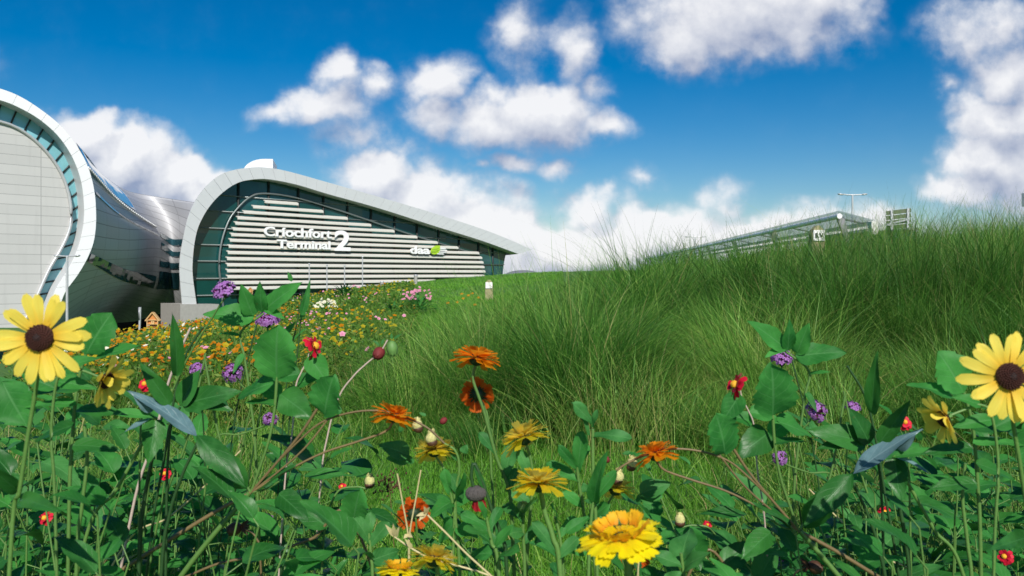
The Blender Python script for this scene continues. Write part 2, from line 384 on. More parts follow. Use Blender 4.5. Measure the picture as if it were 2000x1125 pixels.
def H(x, y):
    x = np.asarray(x, float); y = np.asarray(y, float); sh = np.broadcast(x, y).shape
    X = np.broadcast_to(x, sh).ravel(); Y = np.broadcast_to(y, sh).ravel()
    out = np.empty(len(X))
    for i in range(0, len(X), 20000):
        a = X[i:i+20000]; b = Y[i:i+20000]
        out[i:i+20000] = _k((a[:, None]-CP[:, 0])**2+(b[:, None]-CP[:, 1])**2)@_S[:_n]+_S[_n]+_S[_n+1]*a+_S[_n+2]*b
    dd = np.maximum(np.maximum(-26-X, X-22), np.maximum(-4-Y, Y-55)); w = np.clip(dd/14, 0, 1); w = w*w*(3-2*w)
    far = -3.6-6.0*np.clip((-8-X)/16, 0, 1)*np.clip((Y-30)/20, 0, 1)
    return (out*(1-w)+far*w).reshape(sh)
def make_ground():
    def ax(a, b, step, far):
        m = np.arange(a, b+1e-6, step); e = np.geomspace(step, far, 22)
        return np.concatenate([a-np.cumsum(np.diff(np.concatenate([[0], e])))[::-1], m, b+np.cumsum(np.diff(np.concatenate([[0], e])))])
    xs = ax(-42, 42, .5, 2500); ys = ax(-6, 75, .5, 2500)
    X, Y = np.meshgrid(xs, ys); Z = H(X, Y)
    Z = Z+.02*np.sin(X*3.1+Y*1.7)*np.sin(Y*2.3-X)
    v = np.stack([X, Y, Z], -1).reshape(-1, 3); k = len(xs)
    i = np.arange(len(ys)-1)[:, None]*k; j = np.arange(k-1)[None]
    mb = MB(); mb.add(v, np.stack([i+j, i+j+1, i+k+j+1, i+k+j], -1).reshape(-1, 4), None, .5)
    structure(mb.build('ground', M['ground']))
make_ground()

# ------------------------------------------------------------------ buildings
def linegrid(name, col, line, sx, sy, wx, wy, rough=.4, metal=0., var=.1, offset=True, spec=.5):
    def b(n):
        u, v = uvxy(n)
        fy = n.m('DIVIDE', v, sy); row = n.m('FLOOR', fy)
        fx = n.m('DIVIDE', u, sx)
        if offset: fx = n.m('ADD', fx, n.m('MULTIPLY', n.m('MODULO', row, 2.0), .0))
        lx = n.m('LESS_THAN', n.m('FRACT', fx), wx/sx); ly = n.m('LESS_THAN', n.m('FRACT', fy), wy/sy)
        ln = n.m('MAXIMUM', lx, ly)
        cell = n.n('ShaderNodeTexWhiteNoise', {0: n.n('ShaderNodeCombineXYZ', {0: n.m('FLOOR', fx), 1: row, 2: 0.0}).outputs[0]}, noise_dimensions='3D').outputs[0]
        c = n.mix(cell, tuple(x*(1-var) for x in col), tuple(min(1, x*(1+var)) for x in col))
        c = n.mix(n.m('MULTIPLY', n.noise(objc(n), .6, 5, .6), .25), c, tuple(x*.8 for x in col))
        stk = n.noise(n.n('ShaderNodeCombineXYZ', {0: n.m('MULTIPLY', u, 1.3), 1: n.m('MULTIPLY', v, .10), 2: 0.0}).outputs[0], 1.0, 5, .65)
        c = n.mix(n.ss(stk, .5, .75, 0, .22), c, tuple(x*.62 for x in col))
        c = n.mix(ln, c, line)
        return bsdf(n, Base_Color=c, Roughness=n.m('ADD', rough, n.m('MULTIPLY', cell, .12)), Metallic=n.m('MULTIPLY', n.m('SUBTRACT', 1.0, ln), metal), Specular_IOR_Level=spec)
    return mat(name, b)
M['rim'] = simple('rim_aluminium', (.60, .61, .62), .42, .1, var=.06, scale=.6)
M['rimlight'] = simple('white_rim', (.86, .86, .87), .4, .05, var=.04, scale=.6)
M['seam'] = simple('dark_seam', (.34, .345, .35), .7)
M['clad'] = linegrid('metal_cladding', (.47, .475, .49), (.17, .17, .175), 7.0, 1.35, .09, .08, .46, .12, .09)
M['wall'] = linegrid('grey_wall_panels', (.52, .515, .50), (.30, .30, .295), 4.4, .92, .06, .05, .5, 0, .04)
def glass_b(dark, lightc, sx, sy):
    def b(n):
        u, v = uvxy(n)
        cell = n.n('ShaderNodeTexWhiteNoise', {0: n.n('ShaderNodeCombineXYZ', {0: n.m('FLOOR', n.m('DIVIDE', u, sx)), 1: n.m('FLOOR', n.m('DIVIDE', v, sy)), 2: 0.0}).outputs[0]}, noise_dimensions='3D').outputs
        c = n.mix(n.noise(objc(n), .35, 4, .6), dark, lightc)
        c = n.mix(n.m('MULTIPLY', cell[0], .5), c, lightc)
        c = n.mix(n.ss(n.noise(objc(n), .05, 3, .6), .48, .62, 0, .55), c, tuple(min(1, x*1.5+.015) for x in (lightc[0], lightc[1], lightc[2]*1.25)))  # large bluish patches: reflections painted into the glass base colour
        tilt = n.vm('ADD', n.n('ShaderNodeNewGeometry').outputs['Normal'], n.n('ShaderNodeVectorMath', {0: n.vm('SUBTRACT', cell[1], (.5, .5, .5)), 3: .045}, operation='SCALE').outputs[0])
        return bsdf(n, Base_Color=c, Roughness=.04, Specular_IOR_Level=.6, Normal=n.vm('NORMALIZE', tilt))
    return b
M['glass'] = mat('teal_glass', glass_b((.001, .020, .016), (.006, .065, .060), 6.5, 3.4))
M['glassblue'] = mat('blue_glass', glass_b((.04, .20, .25), (.26, .55, .60), 3.1, 50))
M['glassdk'] = mat('dark_window_glass', glass_b((.003, .014, .018), (.010, .05, .055), 2.2, 2))
M['mull'] = simple('mullion_grey', (.20, .23, .23), .4, .5)
M['mulld'] = simple('mullion_dark', (.015, .02, .02), .5)
M['louvre'] = simple('louvre_white', (.62, .60, .545), .45, .05, var=.05, scale=1.)
M['signwhite'] = simple('sign_white', (.86, .86, .86), .4, var=.02)
M['signgreen'] = simple('sign_green', (.40, .62, .03), .4, var=.06)
M['signgreend'] = simple('sign_deep_green', (.17, .36, .02), .4, var=.06)
M['concrete'] = simple('concrete', (.33, .32, .30), .8, var=.2, scale=2.5, bump=.2)
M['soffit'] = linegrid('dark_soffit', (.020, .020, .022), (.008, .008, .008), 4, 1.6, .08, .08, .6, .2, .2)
M['polew'] = simple('pole_grey', (.55, .56, .57), .4, .4)
M['poleg'] = simple('pole_steel', (.30, .30, .31), .45, .6)

DD = V3(.669, .743, 0); DD /= np.linalg.norm(DD); NN = V3(DD[1], -DD[0], 0); UP = V3(0, 0, 1)
class Plane:
    def __init__(s, p0): s.p0 = np.asarray(p0, float)
    def at(s, u, v, off=0.):
        ray = P(u, v, 1.0)-V3(0, 0, CAMZ); q = s.p0+NN*off; c = V3(0, 0, CAMZ)
        t = np.dot(q-c, NN)/np.dot(ray, NN); return c+ray*t
    def sz(s, w): return np.stack([(w-s.p0)@DD, w[..., 2]], -1)
def resample(pts, n):
    p = smooth_path(pts, 400); l = np.concatenate([[0], np.cumsum(np.linalg.norm(np.diff(p, axis=0), axis=1))])
    t = np.linspace(0, l[-1], n); return np.stack([np.interp(t, l, p[:, k]) for k in range(3)], -1)
def strip(mb, A, B, mi=0, uvs=True, r=None):
    k = len(A); v = np.concatenate([A, B]); i = np.arange(k-1)
    la = np.concatenate([[0], np.cumsum(np.linalg.norm(np.diff(A, axis=0), axis=1))]); wd = np.linalg.norm(A-B, axis=1)
    uv = np.concatenate([np.stack([la, 0*la], -1), np.stack([la, wd], -1)])
    mb.add(v, np.stack([i, i+1, i+1+k, i+k], -1), uv, r, mi)
def rim_panels(mb, O, I, per, gap, proud):
    """O, I: matching outlines, 'per' samples to a panel; panels proud of a dark backing strip"""
    n = len(O)-1
    for a in range(0, n, per):
        b = min(n, a+per); o = O[a:b+1].copy(); i = I[a:b+1].copy()
        for q in (o, i):
            d0 = unit(q[1]-q[0]); d1 = unit(q[-1]-q[-2]); q[0] = q[0]+d0*gap; q[-1] = q[-1]-d1*gap
        o2 = o+NN*proud; i2 = i+NN*proud; rr = rng.random()
        strip(mb, o2, i2, r=rr); strip(mb, o, o2, r=rr); strip(mb, i2, i, r=rr)
        mb.add([o[0], o2[0], i2[0], i[0]], [(0, 1, 2, 3)], None, rr); mb.add([o[-1], i[-1], i2[-1], o2[-1]], [(0, 1, 2, 3)], None, rr)
def terminal():
    pl = Plane(P(354, 589, 110)); T = thing('terminal_building', 'sweeping terminal hall with curved aluminium rim, green glass front and white louvres', 'building', (-46, 110, -3.6))
    outer = [(356,606),(350,523),(356,472),(369,417.5),(391,377),(420,348),(449,334),(486,327.5),(515,327),(559,334),(631.5,354),(741,385),(850,417.5),(959.5,454),(1040,488)]
    inner = [(385,606),(376,540),(376,505),(380,470),(388,440),(406,407),(431,379),(464,357),(500,350),(530,351),(580,361),(640,379),(740,407),(850,442),(940,470),(1012,496)]
    O = resample([pl.at(*p) for p in outer], 185); I = resample([pl.at(*p) for p in inner], 185)
    mb = MB(); rim_panels(mb, O, I, 4, .018, .10); mb.build('rim', M['rim'], T, smooth=False)
    mb = MB(); strip(mb, O-NN*.01, I-NN*.01); mb.build('rim_backing', M['seam'], T)
    BK = unit(V3(-.22, 1, 0))
    mb = MB(); strip(mb, O-NN*.02, O+BK*55); mb.build('roof', M['clad'], T)
    mb = MB(); strip(mb, I-NN*2.2, I-NN*.02); strip(mb, O[-1:].repeat(2, 0)+BK*np.array([[.02], [55]]), I[-1:].repeat(2, 0)+BK*np.array([[.02], [55]])); mb.build('soffit', M['rim'], T)
    # glass wall, set back
    g = -2.1
    gl = [(376,620),(374,540),(374,505),(378,470),(386,440),(404,407),(429,377),(462,354),(500,347),(532,348),(580,357),(640,375),(740,403),(850,438),(940,467),(990,486),(979,540),(978,570)]
    G = np.array([pl.at(u, v, g) for u, v in gl]); mb = MB(); mb.add(G, [tuple(range(len(G)))[::-1]], pl.sz(G)); mb.build('glass_wall', M['glass'], T, smooth=False)
    mb = MB(); e0 = pl.at(987, 487, g); e1 = pl.at(979, 560, g); mb.add([e0, e1, e1-NN*40, e0-NN*40], [(0, 1, 2, 3)], [(0, 0), (4, 0), (4, 40), (0, 40)]); mb.build('side_wall', M['glass'], T)
    def clipped(horizontal):
        out = []
        gp = pl.sz(G)
        def cross(val, ax):
            c = []
            for a, b in zip(gp, np.roll(gp, -1, 0)):
                if (a[ax]-val)*(b[ax]-val) < 0: f = (val-a[ax])/(b[ax]-a[ax]); c.append(a[1-ax]+f*(b[1-ax]-a[1-ax]))
            return sorted(c)
        base = pl.p0
        if horizontal:
            for v in (379, 411, 445, 478, 510, 544, 577):
                z = pl.at(400, v, g)[2]; c = cross(z, 1)
                if len(c) >= 2: out.append((V3(*(base+DD*c[0]+NN*g)[:2], z), V3(*(base+DD*c[-1]+NN*g)[:2], z)))
        else:
            for u in (465, 524, 582, 631, 678, 724, 770, 814, 856, 896, 934, 962):
                q = pl.at(u, 480, g); c = cross(pl.sz(q)[0], 0)
                if len(c) >= 2: out.append((V3(q[0], q[1], c[0]), V3(q[0], q[1], c[-1])))
        return out
    mb = MB()
    for a, b in clipped(True): bar(mb, a+NN*.1, b+NN*.1, .24, .16)
    arc = [(436,600),(430,545),(428,512),(433,472),(446,433),(463,408),(487,386),(515,378),(577,386),(668,413),(777,450),(860,476),(937,498)]
    tube(mb, [pl.at(u, v, g+.35) for u, v in arc], .16, sides=5, n=60)
    mb.build('glazing_bar', M['mull'], T)
    mb = MB()
    for a, b in clipped(False): bar(mb, a+NN*.12, b+NN*.12, .16, .30, upv=DD)
    mb.build('mullion', M['mulld'], T)
    # louvres
    lv = [(485,287,663),(420,315,797),(370,343,927),(337,374,1053),(325,403,1178),(313,434,1300),(303,464,1410),(296,494,1520),(290,527,1632),(285,560,1648),(281,593,1655),(281,626,1660),(281,658,1665),(283,690,1660),(287,722,1400),(292,752,1100)]
    cx = lambda x: 340+x*.36437
    cy = lambda y: 290+y*.36437
    mb = MB(); off = -1.0
    for (x0, y0, x1) in lv:
        a = pl.at(cx(x0), cy(y0), off); q = pl.at(cx(x1), 480, off); b = V3(q[0], q[1], a[2]); h = .275
        prof = [(-.34, h+.10), (.02, h), (.20, h*.55), (.24, -h*.5), (.16, -h*.75), (.18, -h*.4), (.12, h*.4), (-.34, h-.02)]
        A = np.array([a+NN*p+UP*z for p, z in prof]); B = np.array([b+NN*p+UP*z for p, z in prof]); k = len(prof)
        mb.add(np.concatenate([A, B]), np.array([(i, (i+1) % k, k+(i+1) % k, k+i) for i in range(k)]), None)
        mb.add(A, [tuple(range(k))[::-1]]); mb.add(B, [tuple(range(k))])
        for u in (524, 582, 631, 678, 724, 770, 814, 856, 896, 934):
            if cx(x0) < u < cx(x1)-4:
                q = pl.at(u, 480, off); bar(mb, V3(q[0], q[1], a[2]+.05)-NN*1.0, V3(q[0], q[1], a[2]+.05)-NN*.05, .12, .2)
    mb.build('louvres', M['louvre'], T, smooth=False)
    # white roof cowl
    mb = MB(); pr = [(474,334),(479,325),(487,318),(498,313),(512,310.5),(533,310.5)]
    O1 = resample([pl.at(u, v, -9) for u, v in pr], 25); E = O1[-1].copy(); E[2] -= 3
    rows = [O1+BK*k for k in (0, 1.8, 3.6, 5.4, 7.2, 9)]
    for A, B in zip(rows[:-1], rows[1:]): strip(mb, A+BK*.02, B-BK*.02)
    mb.add(np.concatenate([O1, [E]]), [tuple(range(26))], np.full((26, 2), .6)); mb.add([O1[-1], E, E+BK*9, O1[-1]+BK*9], [(0, 1, 2, 3)], np.full((4, 2), .6))
    mb.build('roof_cowl', linegrid('cowl_panels', (.84, .84, .85), (.40, .40, .41), 1.6, 30, .06, .01, .4), T, smooth=False)
    # plinth
    mb = MB(); a = pl.at(352, 594, .25); b = pl.at(428, 594, .25); dn = UP*9
    for (x, y) in ((a, b),):
        w = [x, y, y-dn, x-dn]; w2 = [q-NN*6 for q in w]
        mb.add(w+w2, np.array([(3, 2, 1, 0), (0, 1, 5, 4), (4, 7, 3, 0), (1, 2, 6, 5)]))
    mb.build('plinth', M['concrete'], T, smooth=False)
    # sign lettering
    def text(body, name, box4, mats, par, ext=.10, off=-.45, bold=.0):
        """box4: left u, baseline v at left, right u, cap top v at left"""
        u0, v0, u1, vt = box4
        c = bpy.data.curves.new('lettering', 'FONT'); c.body = body; c.extrude = .02; c.offset = bold; c.resolution_u = 5
        ob = bpy.data.objects.new('lettering_source', c); COL.objects.link(ob)
        me = bpy.data.meshes.new_from_object(ob.evaluated_get(bpy.context.evaluated_depsgraph_get()))
        bpy.data.objects.remove(ob); bpy.data.curves.remove(c)
        n = len(me.vertices); co = np.empty(n*3); me.vertices.foreach_get('co', co); co = co.reshape(-1, 3)
        a = pl.at(u0, v0, off); q = pl.at(u1, v0, off); wid = (q-a)@DD; top = pl.at(u0, vt, off)[2]-a[2]
        sx = wid/(co[:, 0].max()-co[:, 0].min()); capy = {'Críochfort': .73, 'Terminal': .73}.get(body, co[:, 1].max())
        sy = top/capy; x0 = co[:, 0].min()
        w = a+((co[:, :1]-x0)*sx)*DD+(co[:, 1:2]*sy)*UP+(co[:, 2:3]/.02*ext)*NN
        m2 = MB(); m2.add(w, [tuple(p.vertices) for p in me.polygons]); bpy.data.meshes.remove(me)
        return m2.build(name, mats, par, smooth=False)
    s0 = pl.at(580, 488, 0); S = thing('terminal_sign', 'raised white lettering reading Críochfort Terminal 2 on the louvres', 'sign', s0)
    text('Críochfort', 'lettering', (515.5, 460, 647, 441.5), M['signwhite'], S, bold=.022)
    text('Terminal', 'lettering', (541, 484, 645, 467), M['signwhite'], S, bold=.022)
    text('2', 'numeral', (653.5, 488.5, 684, 449.5), M['signwhite'], S, bold=.022)
    mb = MB()
    for (u, v0, u1) in ((520, 449, 646), (545, 475, 644), (655, 470, 680)):
        a = pl.at(u, v0, -.62); q = pl.at(u1, v0, -.62); bar(mb, a, V3(q[0], q[1], a[2]), .08, .1)
        for f in (.1, .4, .7, .95):
            p_ = a+(V3(q[0], q[1], a[2])-a)*f; bar(mb, p_-NN*.4, p_, .08, .08)
    mb.build('support_rail', M['poleg'], S)
    D = thing('logo_sign', 'small white lowercase letters with green leaf emblem and white stripes on louvres', 'sign', pl.at(835, 495, 0))
    text('daa', 'lettering', (801, 495, 839, 479.5), M['signwhite'], D, bold=.022)
    e = lambda x, y, o=-.5: pl.at(780+x*.06, 460+y*.06, o)
    half1 = [(1020,560),(1015,490),(1050,420),(1110,360),(1190,325),(1305,325),(1305,400),(1270,480),(1160,545)]
    half2 = [(1305,410),(1300,480),(1265,550),(1200,600),(1120,615),(1050,605),(1022,572),(1160,560),(1270,495)]
    def plate(name, pts, m):
        A = np.array([e(*q) for q in pts]); k = len(A); B = A+NN*.18
        mb = MB(); mb.add(B, [tuple(range(k))]); mb.add(np.concatenate([A, B]), np.array([(i, (i+1) % k, k+(i+1) % k, k+i) for i in range(k)])); return mb, name, m
    mb, _, _ = plate('', half1, None); lf = mb.build('leaf_emblem', M['signgreen'], D, smooth=False)
    mb, _, _ = plate('', half2, None); mb.build('leaf_emblem_half', M['signgreen'], D, smooth=False)
    mb = MB()
    for q in ([(1060,455),(1290,415),(1290,440),(1062,478)], [(1040,520),(1290,470),(1270,500),(1042,545)]):
        A = np.array([e(*z, -.31) for z in q]); mb.add(A, [(0, 1, 2, 3)])
    mb.build('leaf_vein', M['signgreend'], D, smooth=False)
    mb = MB()
    for q in ([(1325,400),(1470,400),(1490,440),(1325,440)], [(1320,460),(1520,465),(1540,500),(1310,490)], [(1290,525),(1480,528),(1510,562),(1260,552)], [(1230,580),(1410,585),(1440,618),(1200,610)]):
        A = np.array([e(*z) for z in q]); B = A+NN*.18
        mb.add(B, [(0, 1, 2, 3)]); mb.add(np.concatenate([A, B]), np.array([(i, (i+1) % 4, 4+(i+1) % 4, 4+i) for i in range(4)]))
    mb.build('stripes', M['signwhite'], D, smooth=False)
    return pl
TPL = terminal()

def wing():
    pl = Plane(P(183, 445, 78)); T = thing('terminal_wing', 'round-ended terminal wing with white rim, grey panel wall and curved metal cladding', 'building', (-41, 78, -5))
    mir = lambda L_: L_+[(-2*88-u, v) for (u, v) in L_[::-1] if u > -70]
    o = [(95,640),(115,600),(127,570),(151.5,536),(171,502),(183,468),(187,424),(183,370),(169,321),(147,282),(117,245),(78,213.5),(39,189),(0,173.5),(-45,164)]
    i_ = [(78,640),(97,592),(111,560),(132,526),(149,492),(160,453),(164,414),(160,365),(149,326),(132,292),(107.5,260),(73,231),(34,209),(0,196),(-45,187)]
    w_ = [(40,640),(62,598),(76,568),(95,526),(115,492),(129.5,463),(138,433),(137,399),(128,360),(112,326),(88,294),(59,267),(29,248),(0,238),(-45,230)]
    O = resample([pl.at(*p) for p in mir(o)], 241); I = resample([pl.at(*p) for p in mir(i_)], 241)
    mb = MB(); rim_panels(mb, O, I, 6, .012, .10); mb.build('rim', M['rimlight'], T, smooth=False)
    mb = MB(); strip(mb, O-NN*.01, I-NN*.01); mb.build('rim_backing', M['seam'], T)
    mb = MB(); strip(mb, I-NN*1.7, I-NN*.02); mb.build('soffit', M['rim'], T)
    g = -1.6
    I2 = resample([pl.at(u, v, g) for u, v in mir([(u+3, v) for u, v in i_])], 121); W2 = resample([pl.at(u, v, g) for u, v in mir([(u-3, v) for u, v in w_])], 121)
    mb = MB(); strip(mb, I2, W2); mb.build('glass_band', M['glassblue'], T)
    for k in range(2, 119, 3):
        mb = MB(); bar(mb, I2[k]+NN*.06, W2[k]+NN*.06, .10, .14); mb.build('glazing_bar', M['mulld'], T)
    Wp = np.array([pl.at(u, v, -.9) for u, v in mir(w_)]); Wp = resample(Wp, 80)
    mb = MB(); mb.add(Wp, [tuple(range(len(Wp)))[::-1]], pl.sz(Wp)); strip(mb, Wp-NN*1.5, Wp); mb.build('panel_wall', M['wall'], T, smooth=False)
    mb = MB(); tube(mb, Wp+NN*.12, .16, raw=True, sides=5); mb.build('wall_trim', M['polew'], T)
    mb = MB(); strip(mb, O[90:]-NN*.02, O[90:]-NN*30); mb.build('roof', M['clad'], T)
    # curved metal skin sweeping back to the terminal
    S = [[(148,278),(168,325),(180,385),(181,440),(170,497),(136,556),(92,645)],
         [(193,334),(222,372),(243,420),(250,455),(245,510),(225,572),(190,650)],
         [(245,371),(280,405),(303,445),(310,470),(307,515),(300,562),(262,628)],
         [(300,383),(325,418),(336,455),(337,490),(335,520),(332,562),(316,612)],
         [(385,396),(378,425),(370,455),(364,490),(360,520),(358,562),(358,600)]]
    dep = [79, 98, 123, 130, 124]; sag = [0, 0, 0, 0, 1, 5, 13]
    S3 = np.array([[P(u, v, d+g_*(0, 1.5, .8, .7, .4)[k_]) for (u, v), g_ in zip(row, sag)] for k_, (row, d) in enumerate(zip(S, dep))])
    def srf(s, t):
        """s 0..4 along, t 0..6 from the ridge down"""
        def cr(p, x):
            x = min(max(x, 0), len(p)-1-1e-6); i = int(x); f = x-i
            q = lambda k: p[k] if 0 <= k < len(p) else (2*p[0]-p[1] if k < 0 else 2*p[-1]-p[-2])
            a, b, c, d = q(i-1), q(i), q(i+1), q(i+2)
            return .5*((2*b)+(-a+c)*f+(2*a-5*b+4*c-d)*f*f+(-a+3*b-3*c+d)*f**3)
        return cr([cr(S3[k], t) for k in range(5)], s)
    def patch(s0, s1, ta, tb, ns, nt, push=0., back=False):
        ss = np.linspace(s0, s1, ns); v = []; uv = []; ul = 0; last = None
        for a in ss:
            f = (a-s0)/(s1-s0); t0, t1 = ta(f), tb(f); col = np.array([srf(a, t0+(t1-t0)*k/(nt-1)) for k in range(nt)])
            if last is not None: ul += np.linalg.norm(col[nt//2]-last)
            last = col[nt//2]
            l = np.concatenate([[0], np.cumsum(np.linalg.norm(np.diff(col, axis=0), axis=1))])
            if back: col = np.concatenate([[col[0]+V3(-10, 22, -3), col[0]+V3(-3, 8, -.3)], col]); l = np.concatenate([[-30, -9], l])
            v.append(col); uv.append(np.stack([np.full(len(l), ul), l], -1))
        v = np.array(v); k = v.shape[1]
        if push:
            du = np.gradient(v, axis=0); dt = np.gradient(v, axis=1); nn = np.cross(dt, du); nn /= np.linalg.norm(nn, axis=-1)[..., None]+1e-9
            c = V3(0, 0, 1)-v; sg = np.sign(np.sign((nn*c).sum(-1)).sum()) or 1.0; v = v+nn*sg*push
        i = np.arange(ns-1)[:, None]*k; j = np.arange(k-1)[None]
        return v.reshape(-1, 3), np.stack([i+j, i+j+1, i+k+j+1, i+k+j], -1).reshape(-1, 4), np.array(uv).reshape(-1, 2)
    mb = MB(); v, f, uv = patch(0, 4, lambda f: 0, lambda f: 6, 70, 50, back=True); mb.add(v, f, uv); mb.build('metal_skin', M['clad'], T)
    lin = lambda a, b: (lambda f: a+(b-a)*f)
    mb = MB()
    v, f, uv = patch(.1, 2.0, lin(1.72, 2.62), lin(1.82, 2.72), 30, 3, .10); mb.add(v, f, uv)
    v, f, uv = patch(.06, 1.98, lin(3.95, 4.55), lin(4.22, 5.02), 30, 4, .10); mb.add(v, f, uv)
    for a, b in ((2.33, 2.68), (3.02, 3.36), (3.80, 4.12), (4.32, 5.05)):
        v, f, uv = patch(2.12, 3.72, lin(a, a), lin(b, b), 16, 4, .10); mb.add(v, f, uv)
    mb.build('window_strip', M['glassdk'], T)
    mb = MB(); v, f, uv = patch(.0, 1.5, lin(.10, .25), lin(.95, 1.5), 24, 6, .08); mb.add(v, f, uv); mb.build('skylight', mat('skylight_glass', glass_b((.05, .12, .22), (.12, .22, .34), 3, 2)), T)
    mb = MB()
    for k in range(44):
        s = .02+k/44*2.0; p = srf(s, 1.12+.86*s/2); q = srf(s+.02, 1.12+.86*s/2); box(mb, p+V3(.25, -.05, .1), unit(q-p)*.22, V3(.12, 0, 0), V3(0, 0, .16))
    tube(mb, [srf(s, 1.05+.86*s/2)+V3(.2, 0, .05) for s in np.linspace(0, 2, 12)], .1); mb.build('gutter', M['polew'], T)
    # dark undercroft
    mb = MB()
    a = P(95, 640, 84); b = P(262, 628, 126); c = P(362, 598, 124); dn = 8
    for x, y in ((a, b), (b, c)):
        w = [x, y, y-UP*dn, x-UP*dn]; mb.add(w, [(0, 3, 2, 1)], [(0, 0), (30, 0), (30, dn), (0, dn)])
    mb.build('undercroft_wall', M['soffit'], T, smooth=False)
wing()

# ------------------------------------------------------------------ street furniture
def ground_at(x, y): return float(H(np.array([x]), np.array([y]))[0])
def lamp(u, vtop, d, arm, label, tilt=0.):
    top = P(u, vtop, d); gz = ground_at(top[0], d); base = V3(top[0], d, gz)
    T = thing('street_lamp', label, 'street lamp', base, 'twin-arm street lamps')
    mb = MB(); tube(mb, [base-UP*.1, top], .11, .07, raw=True, sides=8); mb.build('pole', M['polew'], T)
    mb = MB(); tube(mb, [top+V3(-arm*.62, 0, .06*arm), top+V3(-arm*.3, 0, .02), top+V3(arm*.3, 0, .02), top+V3(arm*.62, 0, .04*arm)], .05, sides=6); mb.build('arm', M['polew'], T)
    for sgn in (-1, 1):
        mb = MB(); ellipsoid(mb, top+V3(sgn*arm*.8, 0, .05*arm), V3(arm*.22, 0, sgn*.03), V3(0, .16, 0), V3(0, 0, .07)); mb.build('lamp_head', M['polew'], T)
lamp(1665, 381, 62, 1.15, 'twin-arm street lamp rising behind the glass canopy')
lamp(1358, 463.5, 92, 1.2, 'small distant twin-arm street lamp left along the glass canopy')
lamp(131, 501, 52, .85, 'twin-arm street lamp in front of the grey round wing')
for u, vt, vb, lb in ((604,517,560,'slender white flagpole before the louvres, farthest left of four'), (638.5,519,562,'slender white flagpole before the louvres, second from left of four'), (673,520,562,'slender white flagpole before the louvres, third from left of four'), (708,503,561,'slender white flagpole before the louvres, tallest of four')):
    t = P(u, vt, 72); b = V3(t[0], 72, ground_at(t[0], 72)-.3); b[2] = min(b[2], P(u, vb, 72)[2])
    T = thing('flagpole', lb, 'flagpole', b, 'flagpoles before the terminal front')
    mb = MB(); tube(mb, [b, t], .075, .05, raw=True, sides=8); mb.build('pole', M['polew'], T)
    mb = MB(); ellipsoid(mb, t+UP*.06, V3(.09, 0, 0), V3(0, .09, 0), V3(0, 0, .09)); mb.build('finial', M['polew'], T)
# steel post in the meadow by the undercroft
b = P(271, 660, 38); t = P(274, 600, 38); T = thing('steel_post', 'thin grey steel post beside the dark undercroft', 'post', b)
mb = MB(); tube(mb, [b-UP*.6, t], .055, raw=True, sides=8); mb.build('post', M['polew'], T)
mb = MB(); bar(mb, P(272, 625, 37.95), P(271.4, 600, 37.95), .04, .06, upv=(1, 0, 0)); mb.build('bracket', M['poleg'], T)
# insect hotels
M['woodl'] = simple('pale_wood', (.58, .36, .15), .65, var=.2, scale=20)
M['woodo'] = simple('orange_wood', (.50, .20, .05), .65, var=.4, scale=40)
M['woodd'] = simple('dark_bark', (.10, .045, .02), .8, var=.6, scale=60)
def hotel(u, vb, d, h, label):
    c = P(u, vb, d); T = thing('insect_hotel', label, 'insect hotel', (c[0], c[1], ground_at(c[0], c[1])), 'wooden insect hotels')
    w = h*.33; ey = h*.52; X = V3(1, 0, 0); Y = V3(0, 1, 0)
    mb = MB()
    bar(mb, c+X*-w+UP*0, c+X*-w+UP*ey, .05*h, .25*h, upv=Y); bar(mb, c+X*w, c+X*w+UP*ey, .05*h, .25*h, upv=Y)
    bar(mb, c+X*-w*1.08, c+X*w*1.08, .25*h, .06*h); bar(mb, c-X*w*.95+UP*ey, c+X*w*.95+UP*ey, .24*h, .05*h); bar(mb, c-X*w*.95+UP*ey*.5, c+X*w*.95+UP*ey*.5, .24*h, .04*h)
    mb.build('frame', M['woodl'], T, smooth=False)
    mb = MB()
    for s in (-1, 1): bar(mb, c+X*s*w*1.35+UP*(ey-.06*h), c+UP*(h*1.0)+X*s*.0, .3*h, .06*h)
    mb.build('roof', M['woodl'], T, smooth=False)
    mb = MB(); box(mb, c+UP*ey*.25+Y*.06*h, X*w*.9, Y*.08*h, UP*ey*.22); box(mb, c+UP*(ey+.03*h)+Y*.09*h, X*w*.9, Y*.05*h, UP*.03*h); mb.build('bark_fill', M['woodd'], T, smooth=False)
    mb = MB(); box(mb, c+UP*ey*.75+Y*.08*h, X*w*.9, Y*.06*h, UP*ey*.22)
    mb.add([c+X*-w*.9+UP*ey*1.05, c+X*w*.9+UP*ey*1.05, c+UP*h*.93], [(0, 1, 2)]); mb.build('reed_fill', M['woodo'], T, smooth=False)
    mb = MB(); box(mb, c+UP*ey*.75-Y*.02*h, X*w*.32, Y*.05*h, UP*ey*.2); mb.build('nest_block', M['woodl'], T, smooth=False)
    mb = MB(); ellipsoid(mb, c+UP*ey*.75-Y*.07*h, X*w*.09, UP*w*.09, Y*.01); mb.build('entrance_hole', M['woodd'], T)
    mb = MB(); g = ground_at(c[0], c[1])-.1; bar(mb, V3(c[0], c[1]+.15*h, min(g, c[2]-.3)), c+Y*.15*h+UP*ey, .05, .05, upv=Y); mb.build('post', M['woodd'], T, smooth=False)
hotel(299, 641, 34, .68, 'small wooden insect hotel with pitched roof in front of dark undercroft')
hotel(489, 574, 48, .40, 'tiny wooden insect hotel below the white louvres')
